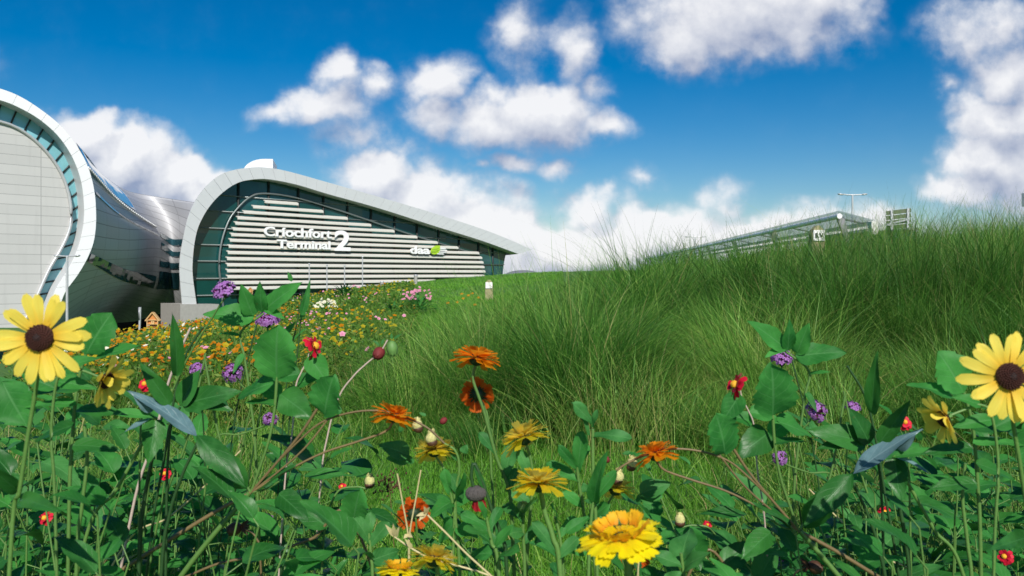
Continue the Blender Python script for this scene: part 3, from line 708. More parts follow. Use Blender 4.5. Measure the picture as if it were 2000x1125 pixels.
# marker stones
M['stone'] = simple('lichen_stone', (.30, .27, .15), .9, var=.45, scale=14, bump=.6)
M['whitepaint'] = simple('white_paint', (.80, .80, .77), .6, var=.08, scale=30)
M['black'] = simple('black_paint', (.012, .012, .012), .5)
def stone(u, v, d, w, h, label, txt, peaked):
    c = P(u, v, d); g = ground_at(c[0], d); T = thing('marker_stone', label, 'marker stone', (c[0], d, g), 'painted marker stones')
    top = c[2]; X = V3(1, 0, 0)
    prof = [(-.5, 0), (-.5, .70), (-.36, .86), (-.06, 1.0), (.10, .99), (.38, .84), (.5, .66), (.5, 0)] if peaked else [(-.5, 0), (-.5, .62), (-.38, .85), (-.12, .98), (.15, .98), (.38, .84), (.5, .6), (.5, 0)]
    b = top-h; A = np.array([V3(c[0]+x*w, d, b+z*h) for x, z in prof]); B = A+V3(0, w*.7, 0); k = len(A)
    A2 = A+V3(0, w*.06, 0)
    Ai = np.array([V3(c[0]+x*w*.9, d, b+z*h*.98) for x, z in prof])
    mb = MB(); mb.add(Ai, [tuple(range(k))]); 
    for q, q2 in ((Ai, A2), (A2, B)): mb.add(np.concatenate([q, q2]), np.array([(i, (i+1) % k, k+(i+1) % k, k+i) for i in range(k)]))
    mb.add(B, [tuple(range(k))[::-1]])
    foot = V3(c[0], d+w*.35, (b+g)/2-.1); box(mb, foot, X*w*.5, V3(0, w*.35, 0), UP*max(.05, (b-g)/2+.1))
    mb.build('stone', M['stone'], T, smooth=False)
    py = b+h*.42; ph = h*.40
    mb = MB(); box(mb, V3(c[0], d-.012, py+ph/2), X*w*.42, V3(0, .010, 0), UP*ph/2); mb.build('painted_panel', M['whitepaint'], T, smooth=False)
    if txt:
        cu = bpy.data.curves.new('lettering', 'FONT'); cu.body = txt; cu.extrude = .01; cu.offset = .02
        ob = bpy.data.objects.new('lettering_source', cu); COL.objects.link(ob); me = bpy.data.meshes.new_from_object(ob.evaluated_get(bpy.context.evaluated_depsgraph_get()))
        co = np.array([q.co[:] for q in me.vertices]); fs = [tuple(p.vertices) for p in me.polygons]; bpy.data.objects.remove(ob); bpy.data.curves.remove(cu); bpy.data.meshes.remove(me)
        sc = w*.62/(co[:, 0].max()-co[:, 0].min()); co[:, 0] -= (co[:, 0].max()+co[:, 0].min())/2; co[:, 1] -= (co[:, 1].max()+co[:, 1].min())/2
        v = np.stack([c[0]+co[:, 0]*sc, d-.030-co[:, 2]*.6, py+ph/2+co[:, 1]*sc], -1)
        mb = MB(); mb.add(v, fs); mb.build('lettering', M['black'], T, smooth=False)
stone(1599, 440, 12.5, .21, .42, 'peaked mossy stone with white panel lettered S.V in the tall grass', 'S.V', True)
stone(955, 546, 19, .19, .36, 'rounded mossy stone with plain white panel at edge of the lawn', None, False)
for u, vt, vb, d, lb in ((746,550,560,50,'short grey bollard below the louvres, smaller one'), (812,537,550,50,'grey bollard at the lawn crest below the logo sign')):
    t = P(u, vt, d); g = ground_at(t[0], d); T = thing('bollard', lb, 'bollard', (t[0], d, g), 'bollards on the lawn crest')
    mb = MB(); tube(mb, [V3(t[0], d, min(g, t[2]-.3)-.1), t], .11, .11, raw=True, sides=10); mb.build('post', M['concrete'], T)
    mb = MB(); tube(mb, [t+UP*-.04, t+UP*.02], .13, .12, raw=True, sides=10); mb.build('cap', M['polew'], T)
# glass canopy walkway
def canopy_glass(n):
    c = n.mix(n.noise(objc(n), .5, 3), (.27, .31, .31), (.34, .38, .38))
    pr = bsdf(n, Base_Color=c, Roughness=.08, Specular_IOR_Level=.5)
    tr = n.n('ShaderNodeBsdfTransparent', {'Color': (.84, .9, .9, 1)}).outputs[0]
    return n.n('ShaderNodeMixShader', {0: .66, 1: pr, 2: tr}).outputs[0]
def canopy():
    D0 = 25; a = P(1640, 413, D0); T = thing('glass_canopy', 'long glass-roofed walkway canopy on white tubes behind the grassy bank', 'canopy', (a[0], D0, ground_at(a[0], D0)))
    ax = unit(V3(.089, 1, 0)); far = 78; rt = P(1706, 431, D0)
    mb = MB(); k = 26
    for i in range(k):
        f0 = i/k*far+.03; f1 = (i+1)/k*far-.03
        q = [a+ax*f0, rt+ax*f0, rt+ax*f1, a+ax*f1]; q2 = [p+UP*.03 for p in q]
        mb.add(q+q2, np.array([(0, 3, 2, 1), (4, 5, 6, 7), (0, 1, 5, 4), (2, 3, 7, 6), (3, 0, 4, 7), (1, 2, 6, 5)]))
    mb.build('glass_roof', mat('canopy_glass', canopy_glass), T, smooth=False)
    mb = MB(); s = P(1640, 422, D0); tube(mb, [s, s+ax*far], .085, raw=True, sides=10)
    for i in range(14):
        p = s+ax*(i*3.0+.3); tube(mb, [p, p+UP*.13], .03, raw=True, sides=6)
    mb.build('support_tube', M['rimlight'], T)
    mb = MB(); e = P(1701, 436, D0); bar(mb, e, e+ax*far, .16, .12); bar(mb, e-UP*.22, e-UP*.22+ax*far, .2, .1); mb.build('edge_beam', M['rimlight'], T, smooth=False)
    for i in range(0, 14):
        mb = MB(); p = s+ax*(i*5.6+.4); tube(mb, [p-UP*.02, e+ax*(i*5.6+.4)], .03, raw=True, sides=6); mb.build('cross_rod', M['poleg'], T)
    for i in range(4):
        p = s+ax*(i*9+.2); g = ground_at(p[0], p[1]); q = p+V3(.35, 0, -1.0)
        mb = MB(); A = [p+V3(-.03, 0, 0), p+V3(.20, 0, 0), q+V3(.12, 0, 0), q+V3(-.02, 0, 0)]; B = [z+ax*.12 for z in A]
        mb.add(A+B, np.array([(0, 3, 2, 1), (4, 5, 6, 7), (0, 1, 5, 4), (1, 2, 6, 5), (2, 3, 7, 6), (3, 0, 4, 7)]))
        bar(mb, V3(q[0]+.05, q[1]+.06, g-.1), q+V3(.05, .06, 0), .14, .12, upv=ax); mb.build('post', M['poleg'], T, smooth=False)
    W_ = thing('parapet_wall', 'low white concrete parapet wall beyond the tall grass', 'wall', (11.5, 26, 1))
    mb = MB(); p0 = P(1585, 466, 27.5); p1 = P(1790, 449, 23.0); g = .4
    w = V3(0, .25, 0)
    v = [V3(p0[0], p0[1], g), V3(p1[0], p1[1], g), p1, p0]; mb.add(v+[q+w for q in v], np.array([(0, 1, 2, 3), (5, 4, 7, 6), (3, 2, 6, 7), (1, 5, 6, 2), (4, 0, 3, 7)]))
    mb.build('wall', M['whitepaint'], W_, smooth=False)
    mb = MB(); bar(mb, p0+UP*.03+w*.5, p1+UP*.03+w*.5, .34, .06); mb.build('coping', M['concrete'], W_, smooth=False)
    mb = MB(); c = P(1705, 438, 24.4); box(mb, c-UP*.12, V3(.11, .03, 0), V3(0, .12, 0), UP*.20); mb.build('pier', M['whitepaint'], W_, smooth=False)
    # slatted gantry panel seen from behind
    c = P(1755, 433, 24); Tn = thing('slatted_panel', 'olive slatted metal panel on white posts at the canopy end', 'panel', (c[0], 24, ground_at(c[0], 24)))
    X = V3(.38, .02, .045); mb = MB()
    for i in range(5): z = .30-.15*i; bar(mb, c-X+UP*z, c+X+UP*z, .02, .125)
    mb.build('slats', simple('olive_metal', (.12, .15, .085), .5, .3), Tn, smooth=False)
    mb = MB()
    for f in (-.62, .7):
        p = c+X*f-V3(0, .04, 0); bar(mb, V3(p[0], p[1], ground_at(p[0], p[1])), p+UP*.36, .07, .05, upv=(0, 1, 0))
    bar(mb, c-X*1.7-UP*.08-V3(0, .06, 0), c+X*.8+UP*.04-V3(0, .06, 0), .04, .05); mb.build('post', M['polew'], Tn, smooth=False)
    # green road sign cut by the frame edge
    c = P(2012, 391, 30); T2 = thing('road_sign', 'green road sign with pale border at the right edge above grass', 'sign', (c[0], 30, 1)); gx = c[0]
    mb = MB(); box(mb, c, V3(.36, .14, 0), V3(-.02, .05, 0), UP*.25); mb.build('sign_box', M['polew'], T2, smooth=False)
    mb = MB(); box(mb, c+V3(.03, -.07, 0), V3(.32, .12, 0), V3(-.004, .012, 0), UP*.235); mb.build('sign_border', M['black'], T2, smooth=False)
    mb = MB(); box(mb, c+V3(.04, -.09, 0), V3(.29, .11, 0), V3(-.004, .012, 0), UP*.215); mb.build('sign_face', simple('sign_teal', (.01, .25, .20), .4, var=.05), T2, smooth=False)
    mb = MB(); box(mb, c+V3(-.19, -.20, .10), V3(.018, .006, 0), V3(-.002, .008, 0), UP*.02); box(mb, c+V3(-.19, -.20, 0), V3(.018, .006, 0), V3(-.002, .008, 0), UP*.02); mb.build('sign_marks', M['whitepaint'], T2, smooth=False)
    mb = MB(); tube(mb, [V3(gx+.1, 30.1, ground_at(gx, 30)-.1), c+V3(.1, .1, -.2)], .05, raw=True, sides=8); mb.build('post', M['poleg'], T2)
canopy()
mb = MB(); c = P(1022, 536, 420); ellipsoid(mb, c-UP*1, V3(10, 0, 0), V3(0, 10, 0), UP*3.3, 24, 8, half=True); structure(mb.build('hill', simple('far_hill', (.16, .17, .19), .9)))

# ------------------------------------------------------------------ grass
def blades(roots, h, az, lean, w, seg=4, curl=0., r=None, tip=.08):
    n = len(roots); t = np.linspace(0, 1, seg+1)[None, :, None]
    dirh = np.stack([np.cos(az), np.sin(az), 0*az], -1)[:, None]
    lean = lean[:, None, None]; hh = h[:, None, None]
    out = hh*lean*(.25*t+.75*t**2)
    upz = hh*(t-.42*np.minimum(lean, 1.4)*t**2.2)
    sw = np.sin(t*2.6+rng.random(n)[:, None, None]*6.28)*hh*.03
    side = np.stack([-np.sin(az), np.cos(az), 0*az], -1)[:, None]
    p = roots[:, None]+dirh*out+side*(sw+curl*hh*t**2*rng.normal(0, 1, n)[:, None, None])+V3(0, 0, 1)*upz
    yaw = az+np.pi/2+rng.normal(0, .7, n); wd = np.stack([np.cos(yaw), np.sin(yaw), 0*yaw], -1)[:, None]
    ww = w[:, None, None]*.5*(1-(1-tip)*t**1.6)
    a = p-wd*ww; b = p+wd*ww; v = np.stack([a, b], 2).reshape(-1, 3)
    k = (seg+1)*2; base = np.arange(n)[:, None]*k; s = np.arange(seg)[None]*2
    f = np.stack([base+s, base+s+1, base+s+3, base+s+2], -1).reshape(-1, 4)
    uv = np.broadcast_to(np.stack(np.broadcast_arrays(np.array([0., 1.])[None], np.linspace(0, 1, seg+1)[:, None]), -1).reshape(1, k, 2), (n, k, 2)).reshape(-1, 2)
    r = rng.random(n) if r is None else r
    return v, f, uv, np.repeat(r, k)
def visible_sample(n, y0, y1, u0=-120, u1=2120, p=1.6):
    """scatter over the ground the photo can see, thinner with distance"""
    x = rng.random(n); y = (y0**(1-p)+x*(y1**(1-p)-y0**(1-p)))**(1/(1-p)) if p != 1 else y0*(y1/y0)**x
    u = rng.uniform(u0, u1, n); return np.stack([(u-1000)/FPX*y, y], -1)
BX = np.array([(3.6, -.75), (4.2, -1.0), (6, -1.35), (9, -.95), (12, -.55), (17, .1), (26, .95), (35, 2.2), (60, 5)])
def gbound(y): return np.interp(y, BX[:, 0], BX[:, 1])
def tall_grass():
    mb = MB()
    c = visible_sample(3400, 3.7, 27, p=1.45)
    nz = .25*np.sin(c[:, 0]*4.1)+.2*np.sin(c[:, 0]*9.3+1)
    front = np.interp(c[:, 0], [-1.5, 0, 1.5, 2.2, 4], [4.6, 4.35, 4.25, 3.9, 3.5])
    keep = (c[:, 0] > gbound(c[:, 1])+.25*np.sin(c[:, 1]*3.3)) & (c[:, 1] > front+nz*.6)
    c = c[keep]; k = len(c); per = 82
    cz = H(c[:, 0], c[:, 1]); edge = np.clip((c[:, 0]-gbound(c[:, 1]))/(.12*c[:, 1]+.4), 0, 1); fr = np.clip((c[:, 1]-4.0)/2.0, 0, 1)
    ch = (.26+.50*edge*(.4+.6*fr)+.12*np.clip((c[:, 0]-3)/4, 0, 1))*rng.uniform(.62, 1.2, k)*np.where(rng.random(k) < .08, 1.2, 1)
    # big tussocks about a metre apart: tall in the middle, falling outwards
    gx, gy = np.meshgrid(np.arange(-4, 20, .95), np.arange(3.2, 29, .95)); sc_ = np.stack([gx.ravel(), gy.ravel()], -1)+rng.normal(0, .26, (gx.size, 2))
    ni = np.empty(k, int)
    for a in range(0, k, 2000): ni[a:a+2000] = np.argmin(((c[a:a+2000, None]-sc_[None])**2).sum(-1), 1)
    dv = c-sc_[ni]; rel = np.clip(np.linalg.norm(dv, axis=1)/.62, 0, 1.2); sr = rng.uniform(.75, 1.2, len(sc_)); sh_ = rng.beta(1.4, 1.6, len(sc_))
    ch = ch*sr[ni]*(1.32-.72*rel**1.6)
    cr = np.clip(sh_[ni]*.75+rng.normal(.1, .14, k), 0, 1); cl = rng.uniform(.55, 1.25, k)
    bias = np.arctan2(dv[:, 1]-.10, dv[:, 0]-.12)+rng.normal(0, .35, k); bs = .25+1.5*rel
    idx = np.repeat(np.arange(k), per); n = len(idx)
    rad = .11*np.sqrt(rng.random(n))*(1+c[idx, 1]*.03); az0 = rng.uniform(0, 6.28, n)
    x = c[idx, 0]+rad*np.cos(az0); y = c[idx, 1]+rad*np.sin(az0)
    roots = np.stack([x, y, cz[idx]-.02], -1)
    lean = (.08+1.25*rng.beta(1.5, 1.6, n))*cl[idx]
    vx = np.cos(az0)*.9+np.cos(bias[idx])*bs[idx]+rng.normal(0, .2, n); vy = np.sin(az0)*.9+np.sin(bias[idx])*bs[idx]+rng.normal(0, .2, n)
    az = np.arctan2(vy, vx)
    h = ch[idx]*rng.uniform(.6, 1.2, n)
    w = np.maximum(.0046, .00085*y)*rng.uniform(.5, 1.5, n)
    r = np.clip(.62*cr[idx]+.42*rng.random(n), 0, .94); r = np.where(rng.random(n) < .03, rng.uniform(.94, 1, n), r)
    mb.add(*blades(roots, h, az, lean, w, 6, .14, r))
    # long bright strands lying over the tussocks
    j = rng.integers(0, k, 9000); n = len(j)
    roots = np.stack([c[j, 0]+rng.normal(0, .1, n), c[j, 1]+rng.normal(0, .1, n), cz[j]], -1)
    mb.add(*blades(roots, ch[j]*rng.uniform(.95, 1.45, n), rng.uniform(0, 6.28, n), rng.uniform(.4, 1.5, n), np.maximum(.0040, .0007*c[j, 1])*rng.uniform(.6, 1.2, n), 7, .2, rng.uniform(.76, .97, n)))
    # flowering stalks along the crest, thin and upright
    q = visible_sample(2600, 6.5, 16, 1480, 2100, p=1.2); q = q[rng.random(len(q)) < .75]; n = len(q)
    roots = np.stack([q[:, 0], q[:, 1], H(q[:, 0], q[:, 1])], -1)
    mb.add(*blades(roots, rng.uniform(.75, 1.42, n), rng.normal(.35, .7, n), rng.uniform(.1, .5, n), np.maximum(.0026, .00035*q[:, 1]), 6, .08, np.where(rng.random(n) < .25, .97, rng.uniform(.1, .7, n)), .3))
    # the spiky tuft on the skyline
    for (u, d, nn, hh) in ((1195, 17, 340, .95), (1500, 12, 200, .82), (1420, 13, 200, .8), (1330, 15, 160, .8), (1760, 9, 260, 1.0), (1900, 8.2, 300, 1.0), (1980, 8, 240, 1.05), (1650, 10.5, 200, .9)):
        x0 = (u-1000)/FPX*d; a = rng.uniform(0, 6.28, nn); rd = .2*np.sqrt(rng.random(nn)); x = x0+rd*np.cos(a); y = d+rd*np.sin(a)
        mb.add(*blades(np.stack([x, y, H(x, y)], -1), hh*rng.uniform(.7, 1.1, nn), a, rng.uniform(.15, .9, nn), np.full(nn, max(.004, .0006*d)), 6, .08, rng.uniform(.3, .93, nn)))
    # pale seeding grass at the foot of the bank
    q = np.stack([rng.normal(.62, .35, 900), rng.normal(4.55, .3, 900)], -1); n = len(q)
    mb.add(*blades(np.stack([q[:, 0], q[:, 1], H(q[:, 0], q[:, 1])], -1), rng.uniform(.3, .62, n), rng.uniform(0, 6.28, n), rng.uniform(.2, .9, n), np.full(n, .003), 5, .1, rng.uniform(.86, .985, n)))
    o = mb.build('tall_grass', M['tall']); o['kind'] = 'stuff'; o['label'] = 'tall dark green ornamental grass covering the bank'
tall_grass()
def lawn():
    mb = MB()
    q = np.concatenate([visible_sample(60000, 2.2, 5.2, 250, 1800, 1.3)]); q = q[rng.random(len(q)) < 1]; n = len(q)
    mb.add(*blades(np.stack([q[:, 0], q[:, 1], H(q[:, 0], q[:, 1])-.005], -1), rng.uniform(.05, .13, n), rng.uniform(0, 6.28, n), rng.uniform(.2, 1.2, n), rng.uniform(.0026, .0045, n), 2, .15))
    q = visible_sample(80000, 8, 58, 560, 1100, 1.15); q = q[(q[:, 0] > np.interp(q[:, 1], [8, 13, 60], [-1.5, -2.0, -9.3])) & (q[:, 0] < gbound(q[:, 1])+.4)]
    n = len(q); mb.add(*blades(np.stack([q[:, 0], q[:, 1], H(q[:, 0], q[:, 1])-.01], -1), rng.uniform(.06, .15, n), rng.uniform(0, 6.28, n), rng.uniform(.2, 1, n), .0006*q[:, 1], 2, .1))
    o = mb.build('lawn_grass', M['lawn']); o['kind'] = 'stuff'; o['label'] = 'short bright green lawn grass'
lawn()
def rough_grass():
    mb = MB()
    for (u0, u1, n) in ((-100, 720, 9000), (1380, 2100, 9000), (700, 1400, 1200)):
        q = visible_sample(n, 1.7, 4.6, u0, u1, 1.2); k = len(q)
        mb.add(*blades(np.stack([q[:, 0], q[:, 1], H(q[:, 0], q[:, 1])-.01], -1), rng.uniform(.15, .52, k)*np.where((q[:, 0] > -.9) & (q[:, 0] < 1.1), .7, 1), rng.uniform(0, 6.28, k), rng.uniform(.2, 1.3, k), rng.uniform(.0022, .005, k), 5, .12, np.where(rng.random(k) < .12, rng.uniform(.93, 1, k), rng.uniform(.1, .9, k))))
    o = mb.build('rough_grass', M['tall']); o['kind'] = 'stuff'; o['label'] = 'rough green and straw-coloured grass between the flower stems'
rough_grass()

# ------------------------------------------------------------------ wildflower meadow
def meadow_pts(n, y0=5.0, y1=54, p=1.25):
    q = visible_sample(n, y0, y1, 40, 1000, p)
    edge = np.minimum(gbound(q[:, 1])-.1, np.where(q[:, 1] > 8, np.interp(q[:, 1], [8, 13, 60], [-1.2, -1.62, -7.5])-.15*np.sin(q[:, 1]), 99))
    return q[q[:, 0] < edge]
def meadow():
    mb = MB(); q = meadow_pts(95000); n = len(q); z = H(q[:, 0], q[:, 1])
    h = rng.uniform(.14, .40, n)*(1-.35*(q[:, 1] > 40)); az = rng.uniform(0, 6.28, n)
    mb.add(*blades(np.stack([q[:, 0], q[:, 1], z-.01], -1), h, az, rng.uniform(.1, .9, n), np.maximum(.004, .00085*q[:, 1])*rng.uniform(.6, 1.8, n), 3, .15, rng.random(n), .2))
    # leaf-sized faces through the canopy of the bed
    m = 70000; i = rng.integers(0, n, m); y = q[i, 1]; s = np.maximum(.012, .0012*y)*rng.uniform(.6, 1.6, m)
    c = np.stack([q[i, 0]+rng.normal(0, .06, m), y+rng.normal(0, .06, m), z[i]+h[i]*rng.uniform(.3, 1, m)], -1)
    a = rng.normal(0, 1, (m, 3)); a /= np.linalg.norm(a, axis=1)[:, None]; b = np.cross(a, rng.normal(0, 1, (m, 3))); b /= np.linalg.norm(b, axis=1)[:, None]
    v = np.stack([c-a*s[:, None]*1.6, c-b*s[:, None]*.6, c+a*s[:, None]*1.6, c+b*s[:, None]*.6], 1).reshape(-1, 3)
    mb.add(v, np.arange(m*4).reshape(-1, 4), None, np.repeat(rng.random(m), 4))
    o = mb.build('meadow_foliage', M['meadow'], smooth=False); o['kind'] = 'stuff'; o['label'] = 'green foliage of the wildflower meadow'
    def heads(qq, hz, size, nm, m_, lab):
        k = len(qq); c = np.stack([qq[:, 0], qq[:, 1], H(qq[:, 0], qq[:, 1])+hz], -1)
        nrm = np.stack([rng.normal(0, .45, k), rng.normal(-.55, .4, k), np.ones(k)], -1); nrm /= np.linalg.norm(nrm, axis=1)[:, None]
        e1 = np.cross(nrm, V3(0, 1, .2)); e1 /= np.linalg.norm(e1, axis=1)[:, None]; e2 = np.cross(nrm, e1)
        pn = 10; an = np.linspace(0, 6.283, pn, endpoint=False); rr = np.where(np.arange(pn) % 2 == 0, 1., .72)
        ring = c[:, None]+size[:, None, None]*rr[None, :, None]*(np.cos(an)[None, :, None]*e1[:, None]+np.sin(an)[None, :, None]*e2[:, None])+nrm[:, None]*size[:, None, None]*.25
        v = np.concatenate([c[:, None], ring], 1).reshape(-1, 3); base = np.arange(k)[:, None]*(pn+1); j = np.arange(pn)[None]
        f = np.stack([base+0*j, base+1+j, base+1+(j+1) % pn], -1).reshape(-1, 3)
        uv = np.tile(np.concatenate([[[.5, .0]], np.stack([np.full(pn, .5), np.full(pn, 1.)], -1)]), (k, 1))
        mb = MB(); mb.add(v, f, uv, np.repeat(rng.random(k), pn+1)); o = mb.build(nm, m_, smooth=False); o['kind'] = 'stuff'; o['label'] = lab
    def clumpy(n, spread, cond, per):
        c0 = meadow_pts(n*3); u = 1000+c0[:, 0]/c0[:, 1]*FPX; pr = cond(u, c0[:, 1]); c0 = c0[rng.random(len(c0)) < pr][:n]
        q = np.repeat(c0, per, 0)+rng.normal(0, 1, (len(c0)*per, 2))*spread*(.4+c0.repeat(per, 0)[:, 1:]*.03)
        edge = np.minimum(gbound(q[:, 1])-.05, np.where(q[:, 1] > 8, np.interp(q[:, 1], [8, 13, 60], [-1.15, -1.58, -7.2]), 99)); return q[(q[:, 0] < edge) & (q[:, 1] > 6) & (q[:, 1] < 54)]
    sz = lambda q, a, b: np.maximum(rng.uniform(a, b, len(q)), .0013*q[:, 1]*rng.uniform(.7, 1.3, len(q)))
    for nm, m_, lab, cnt, per, cond in (
        ('orange_blooms', M['porange'], 'orange blooms scattered through the meadow', 250, 5, lambda u, y: np.where(u < 560, .9, .35)),
        ('red_blooms', M['pred'], 'orange red blooms scattered through the meadow', 12, 5, lambda u, y: np.where(u < 480, .9, .15)),
        ('yellow_blooms', M['pgold'], 'yellow blooms scattered through the meadow', 190, 6, lambda u, y: np.where(u < 640, .6, .55)),
        ('pink_blooms', M['ppink'], 'pink blooms scattered through the meadow', 42, 6, lambda u, y: np.where((u > 380) & (u < 800), .6, .25)),
        ('cream_blooms', M['pwhite'], 'cream blooms scattered through the meadow', 26, 5, lambda u, y: 0*u+.4)):
        q = clumpy(cnt, .28, cond, per); heads(q, rng.uniform(.22, .46, len(q))*(1-.25*(q[:, 1] > 40)), sz(q, .015, .033), nm, m_, lab)
meadow()

# ------------------------------------------------------------------ foreground flowers and plants
BACK = V3(0, -1, 0)
def basis(n):
    n = unit(n); e1 = unit(np.cross(n, V3(.13, .2, 1) if abs(n[2]) < .9 else V3(1, .1, 0))); return n, e1, np.cross(n, e1)
def petals(mb, c, n, r, layers, prof, tooth=0., base=.18, jit=.09, serr=0., drop=None):
    n, e1, e2 = basis(n)
    for (k, ln, wd, el, dr, up) in layers:
        o = rng.random()*6.28
        for i in range(k):
            if drop and rng.random() < drop: continue
            a = o+i/k*6.283+rng.normal(0, jit); e = R(el)+rng.normal(0, jit)
            d = np.cos(a)*e1+np.sin(a)*e2; dd = d*np.cos(e)+n*np.sin(e); nn = n*np.cos(e)-d*np.sin(e)
            l = r*ln*rng.uniform(.88, 1.06)
            leaf(mb, c+d*r*base+n*r*up, dd, nn, l-r*base*.8, r*wd*rng.uniform(.88, 1.1), prof, nt=9, ns=6, fold=rng.uniform(-.02, .10), droop=dr+rng.normal(0, .10), wav=.03, tooth=tooth, twist=rng.normal(0, .12), side=rng.normal(0, .06))
def dome(mb, c, n, r, h, bumps=90, mi=0):
    n, e1, e2 = basis(n); ellipsoid(mb, c, e1*r, e2*r, n*h, 16, 6, mi, half=True)
    for i in range(bumps):
        f = (i+.5)/bumps; a = i*2.39996; q = math.sqrt(f)
        p = c+(np.cos(a)*e1+np.sin(a)*e2)*r*q*.97+n*h*math.sqrt(max(0, 1-q*q*.95)); s = r*.075
        ellipsoid(mb, p, e1*s, e2*s, unit(n+.4*q*(np.cos(a)*e1+np.sin(a)*e2))*s*2.0, 5, 4, mi)
def calyx(mb, c, n, r, depth, spikes=16, spread=1.5):
    """green cup under a flower head, with narrow sepals fanned under the petals"""
    n, e1, e2 = basis(n); ellipsoid(mb, c-n*depth*.1, e1*r, e2*r, -n*depth, 12, 6, half=True)
    for i in range(spikes):
        a = i/spikes*6.283+rng.normal(0, .08); d = np.cos(a)*e1+np.sin(a)*e2
        leaf(mb, c+d*r*.55-n*depth*.18, unit(d-n*.08), -n, r*spread*rng.uniform(.7, 1.0), r*.30, 'lance', nt=5, ns=2, fold=.1, droop=.1, wav=0)
def flower_head(T, c, n, r, kind):
    nn = unit(n); mb = MB(); c = np.asarray(c, float)
    if kind == 'daisy':
        petals(mb, c, n, r, [(16, 1.0, .245, 4, .18, 0), (5, .93, .22, 9, .1, .03)], 'petal', tooth=.03, base=.22); pm = M['pyellow']
    elif kind == 'sidedaisy':
        petals(mb, c, n, r, [(14, 1.0, .34, 34, .35, 0), (5, .8, .3, 48, .1, .03)], 'petal', tooth=.03, base=.22, jit=.2); pm = M['pyellow']
    elif kind in ('gold', 'orange', 'red'):
        petals(mb, c, n, r, [(20, 1.0, .30, -8, .34, 0), (18, .92, .29, 14, .35, .04), (16, .76, .28, 36, .3, .07), (13, .58, .26, 56, .3, .09)], 'wide', tooth=.05, base=.16, jit=.12); pm = {'gold': M['pgold'], 'orange': M['porange'], 'red': M['pred']}[kind]
    elif kind == 'front':
        petals(mb, c, n, r, [(17, 1.0, .38, -6, .32, 0), (14, .9, .36, 0, .25, .03)], 'wide', tooth=.05, base=.2, jit=.1); pm = M['pfront']
    elif kind == 'zinnia':
        petals(mb, c, n, r, [(10, 1.0, .55, -4, .7, 0), (7, .75, .5, 25, .4, .06)], 'petal', tooth=.02, base=.2, jit=.15); pm = M['pcrimson']
    o = mb.build('flower_head', pm, T)
    mb = MB()
    if kind in ('daisy', 'sidedaisy'): dome(mb, c+nn*r*.03, n, r*.30, r*.17, 130); mb.build('flower_centre', M['centre'], o); mb = MB(); dome(mb, c+nn*r*.165, n, r*.10, r*.06, 20); mb.build('flower_eye', M['centredk'], o)
    elif kind == 'front':
        petals(mb, c+nn*r*.06, n, r*.62, [(15, 1.12, .40, 55, .2, 0), (13, 1.02, .38, 66, .2, .03)], 'wide', tooth=.06, base=.72, jit=.13); mb.build('inner_petals', M['pinner'], o)
    elif kind == 'zinnia': dome(mb, c+nn*r*.1, n, r*.30, r*.30, 40); mb.build('flower_centre', M['centrey'], o)
    else: dome(mb, c+nn*r*.08, n, r*.22, r*.12, 50); mb.build('flower_centre', M['centredk'], o)
    mb = MB()
    if kind in ('daisy', 'sidedaisy'): calyx(mb, c-nn*r*.02, n, r*.25, r*.22, 14, 1.3); mb.build('calyx', M['calyxg'], o)
    else: calyx(mb, c-nn*r*.03, n, r*(.36 if kind == 'red' else .29), r*.24, 24, 1.4); mb.build('calyx', M['calyx'] if kind != 'zinnia' else M['calyxg'], o)
    return o
def pxpath(pts, d0, d1=None):
    d1 = d0 if d1 is None else d1; k = len(pts); return [P(u, v, d0+(d1-d0)*i/max(1, k-1)) for i, (u, v) in enumerate(pts)]
def to_ground(p, lean=(0, 0)):
    a = p[-1]; b = p[-2]; d = a-b; g = ground_at(a[0], a[1])
    k = min(.25, abs((a[2]-g)/(abs(d[2])+1e-6)))
    mid = V3(a[0]+np.clip(d[0]*1.5, -.12, .12)+lean[0]*.5, a[1]+lean[1]*.5, (a[2]+g)*.5)
    end = V3(mid[0]+lean[0]*.5+np.clip(d[0]*.5, -.05, .05), mid[1]+lean[1]*.5, g-.02)
    return list(p)+[mid, end]
def stem(T, pts, d0, d1=None, r=.0022, r1=None, m='stem', ground=True, name='stem', lead=None):
    p = pxpath(pts, d0, d1)
    if lead is not None: p = [np.asarray(lead)]+p
    if ground: p = to_ground(p)
    mb = MB(); tube(mb, p, r, r1 or r*1.35, sides=7, n=8*len(p)); return mb.build(name, M[m], T), p
def root_at(u, d): x = (u-1000)/FPX*d; return V3(x, d, ground_at(x, d))
def pleaf(mb, b, t, wpx, d0, d1=None, prof='ovate', face=(0, -.8, .6), **k):
    d1 = d0 if d1 is None else d1; a = P(*b, d0); c = P(*t, d1); Ln = np.linalg.norm(c-a); dr = k.pop('droop', .35)
    k.setdefault('nt', 31 if k.get('serr', 0) else 14); k.setdefault('ns', 8)
    dirv = unit(c-a); nrm = unit(np.asarray(face, float)-dirv*np.dot(face, dirv))
    # aim a little high so that the drooping blade ends at its tip
    dirv = unit(dirv*np.cos(dr/2)+nrm*np.sin(dr/2))
    leaf(mb, a, dirv, nrm, Ln*1.02, wpx/FPX*(d0+d1)/2, prof, droop=dr, **k)
def bud(mb, c, ax, r, ln, mi=0, ridges=8):
    n, e1, e2 = basis(ax); ellipsoid(mb, c, e1*r, e2*r, n*ln, 12, 9, mi)
    for i in range(ridges):
        a = i/ridges*6.283; d = np.cos(a)*e1+np.sin(a)*e2
        leaf(mb, c+d*r*.75-n*ln*.55, unit(n+d*.42), d, ln*1.6, r*.75, 'lance', nt=7, ns=2, fold=-.2, droop=.95, wav=0, mi=mi)
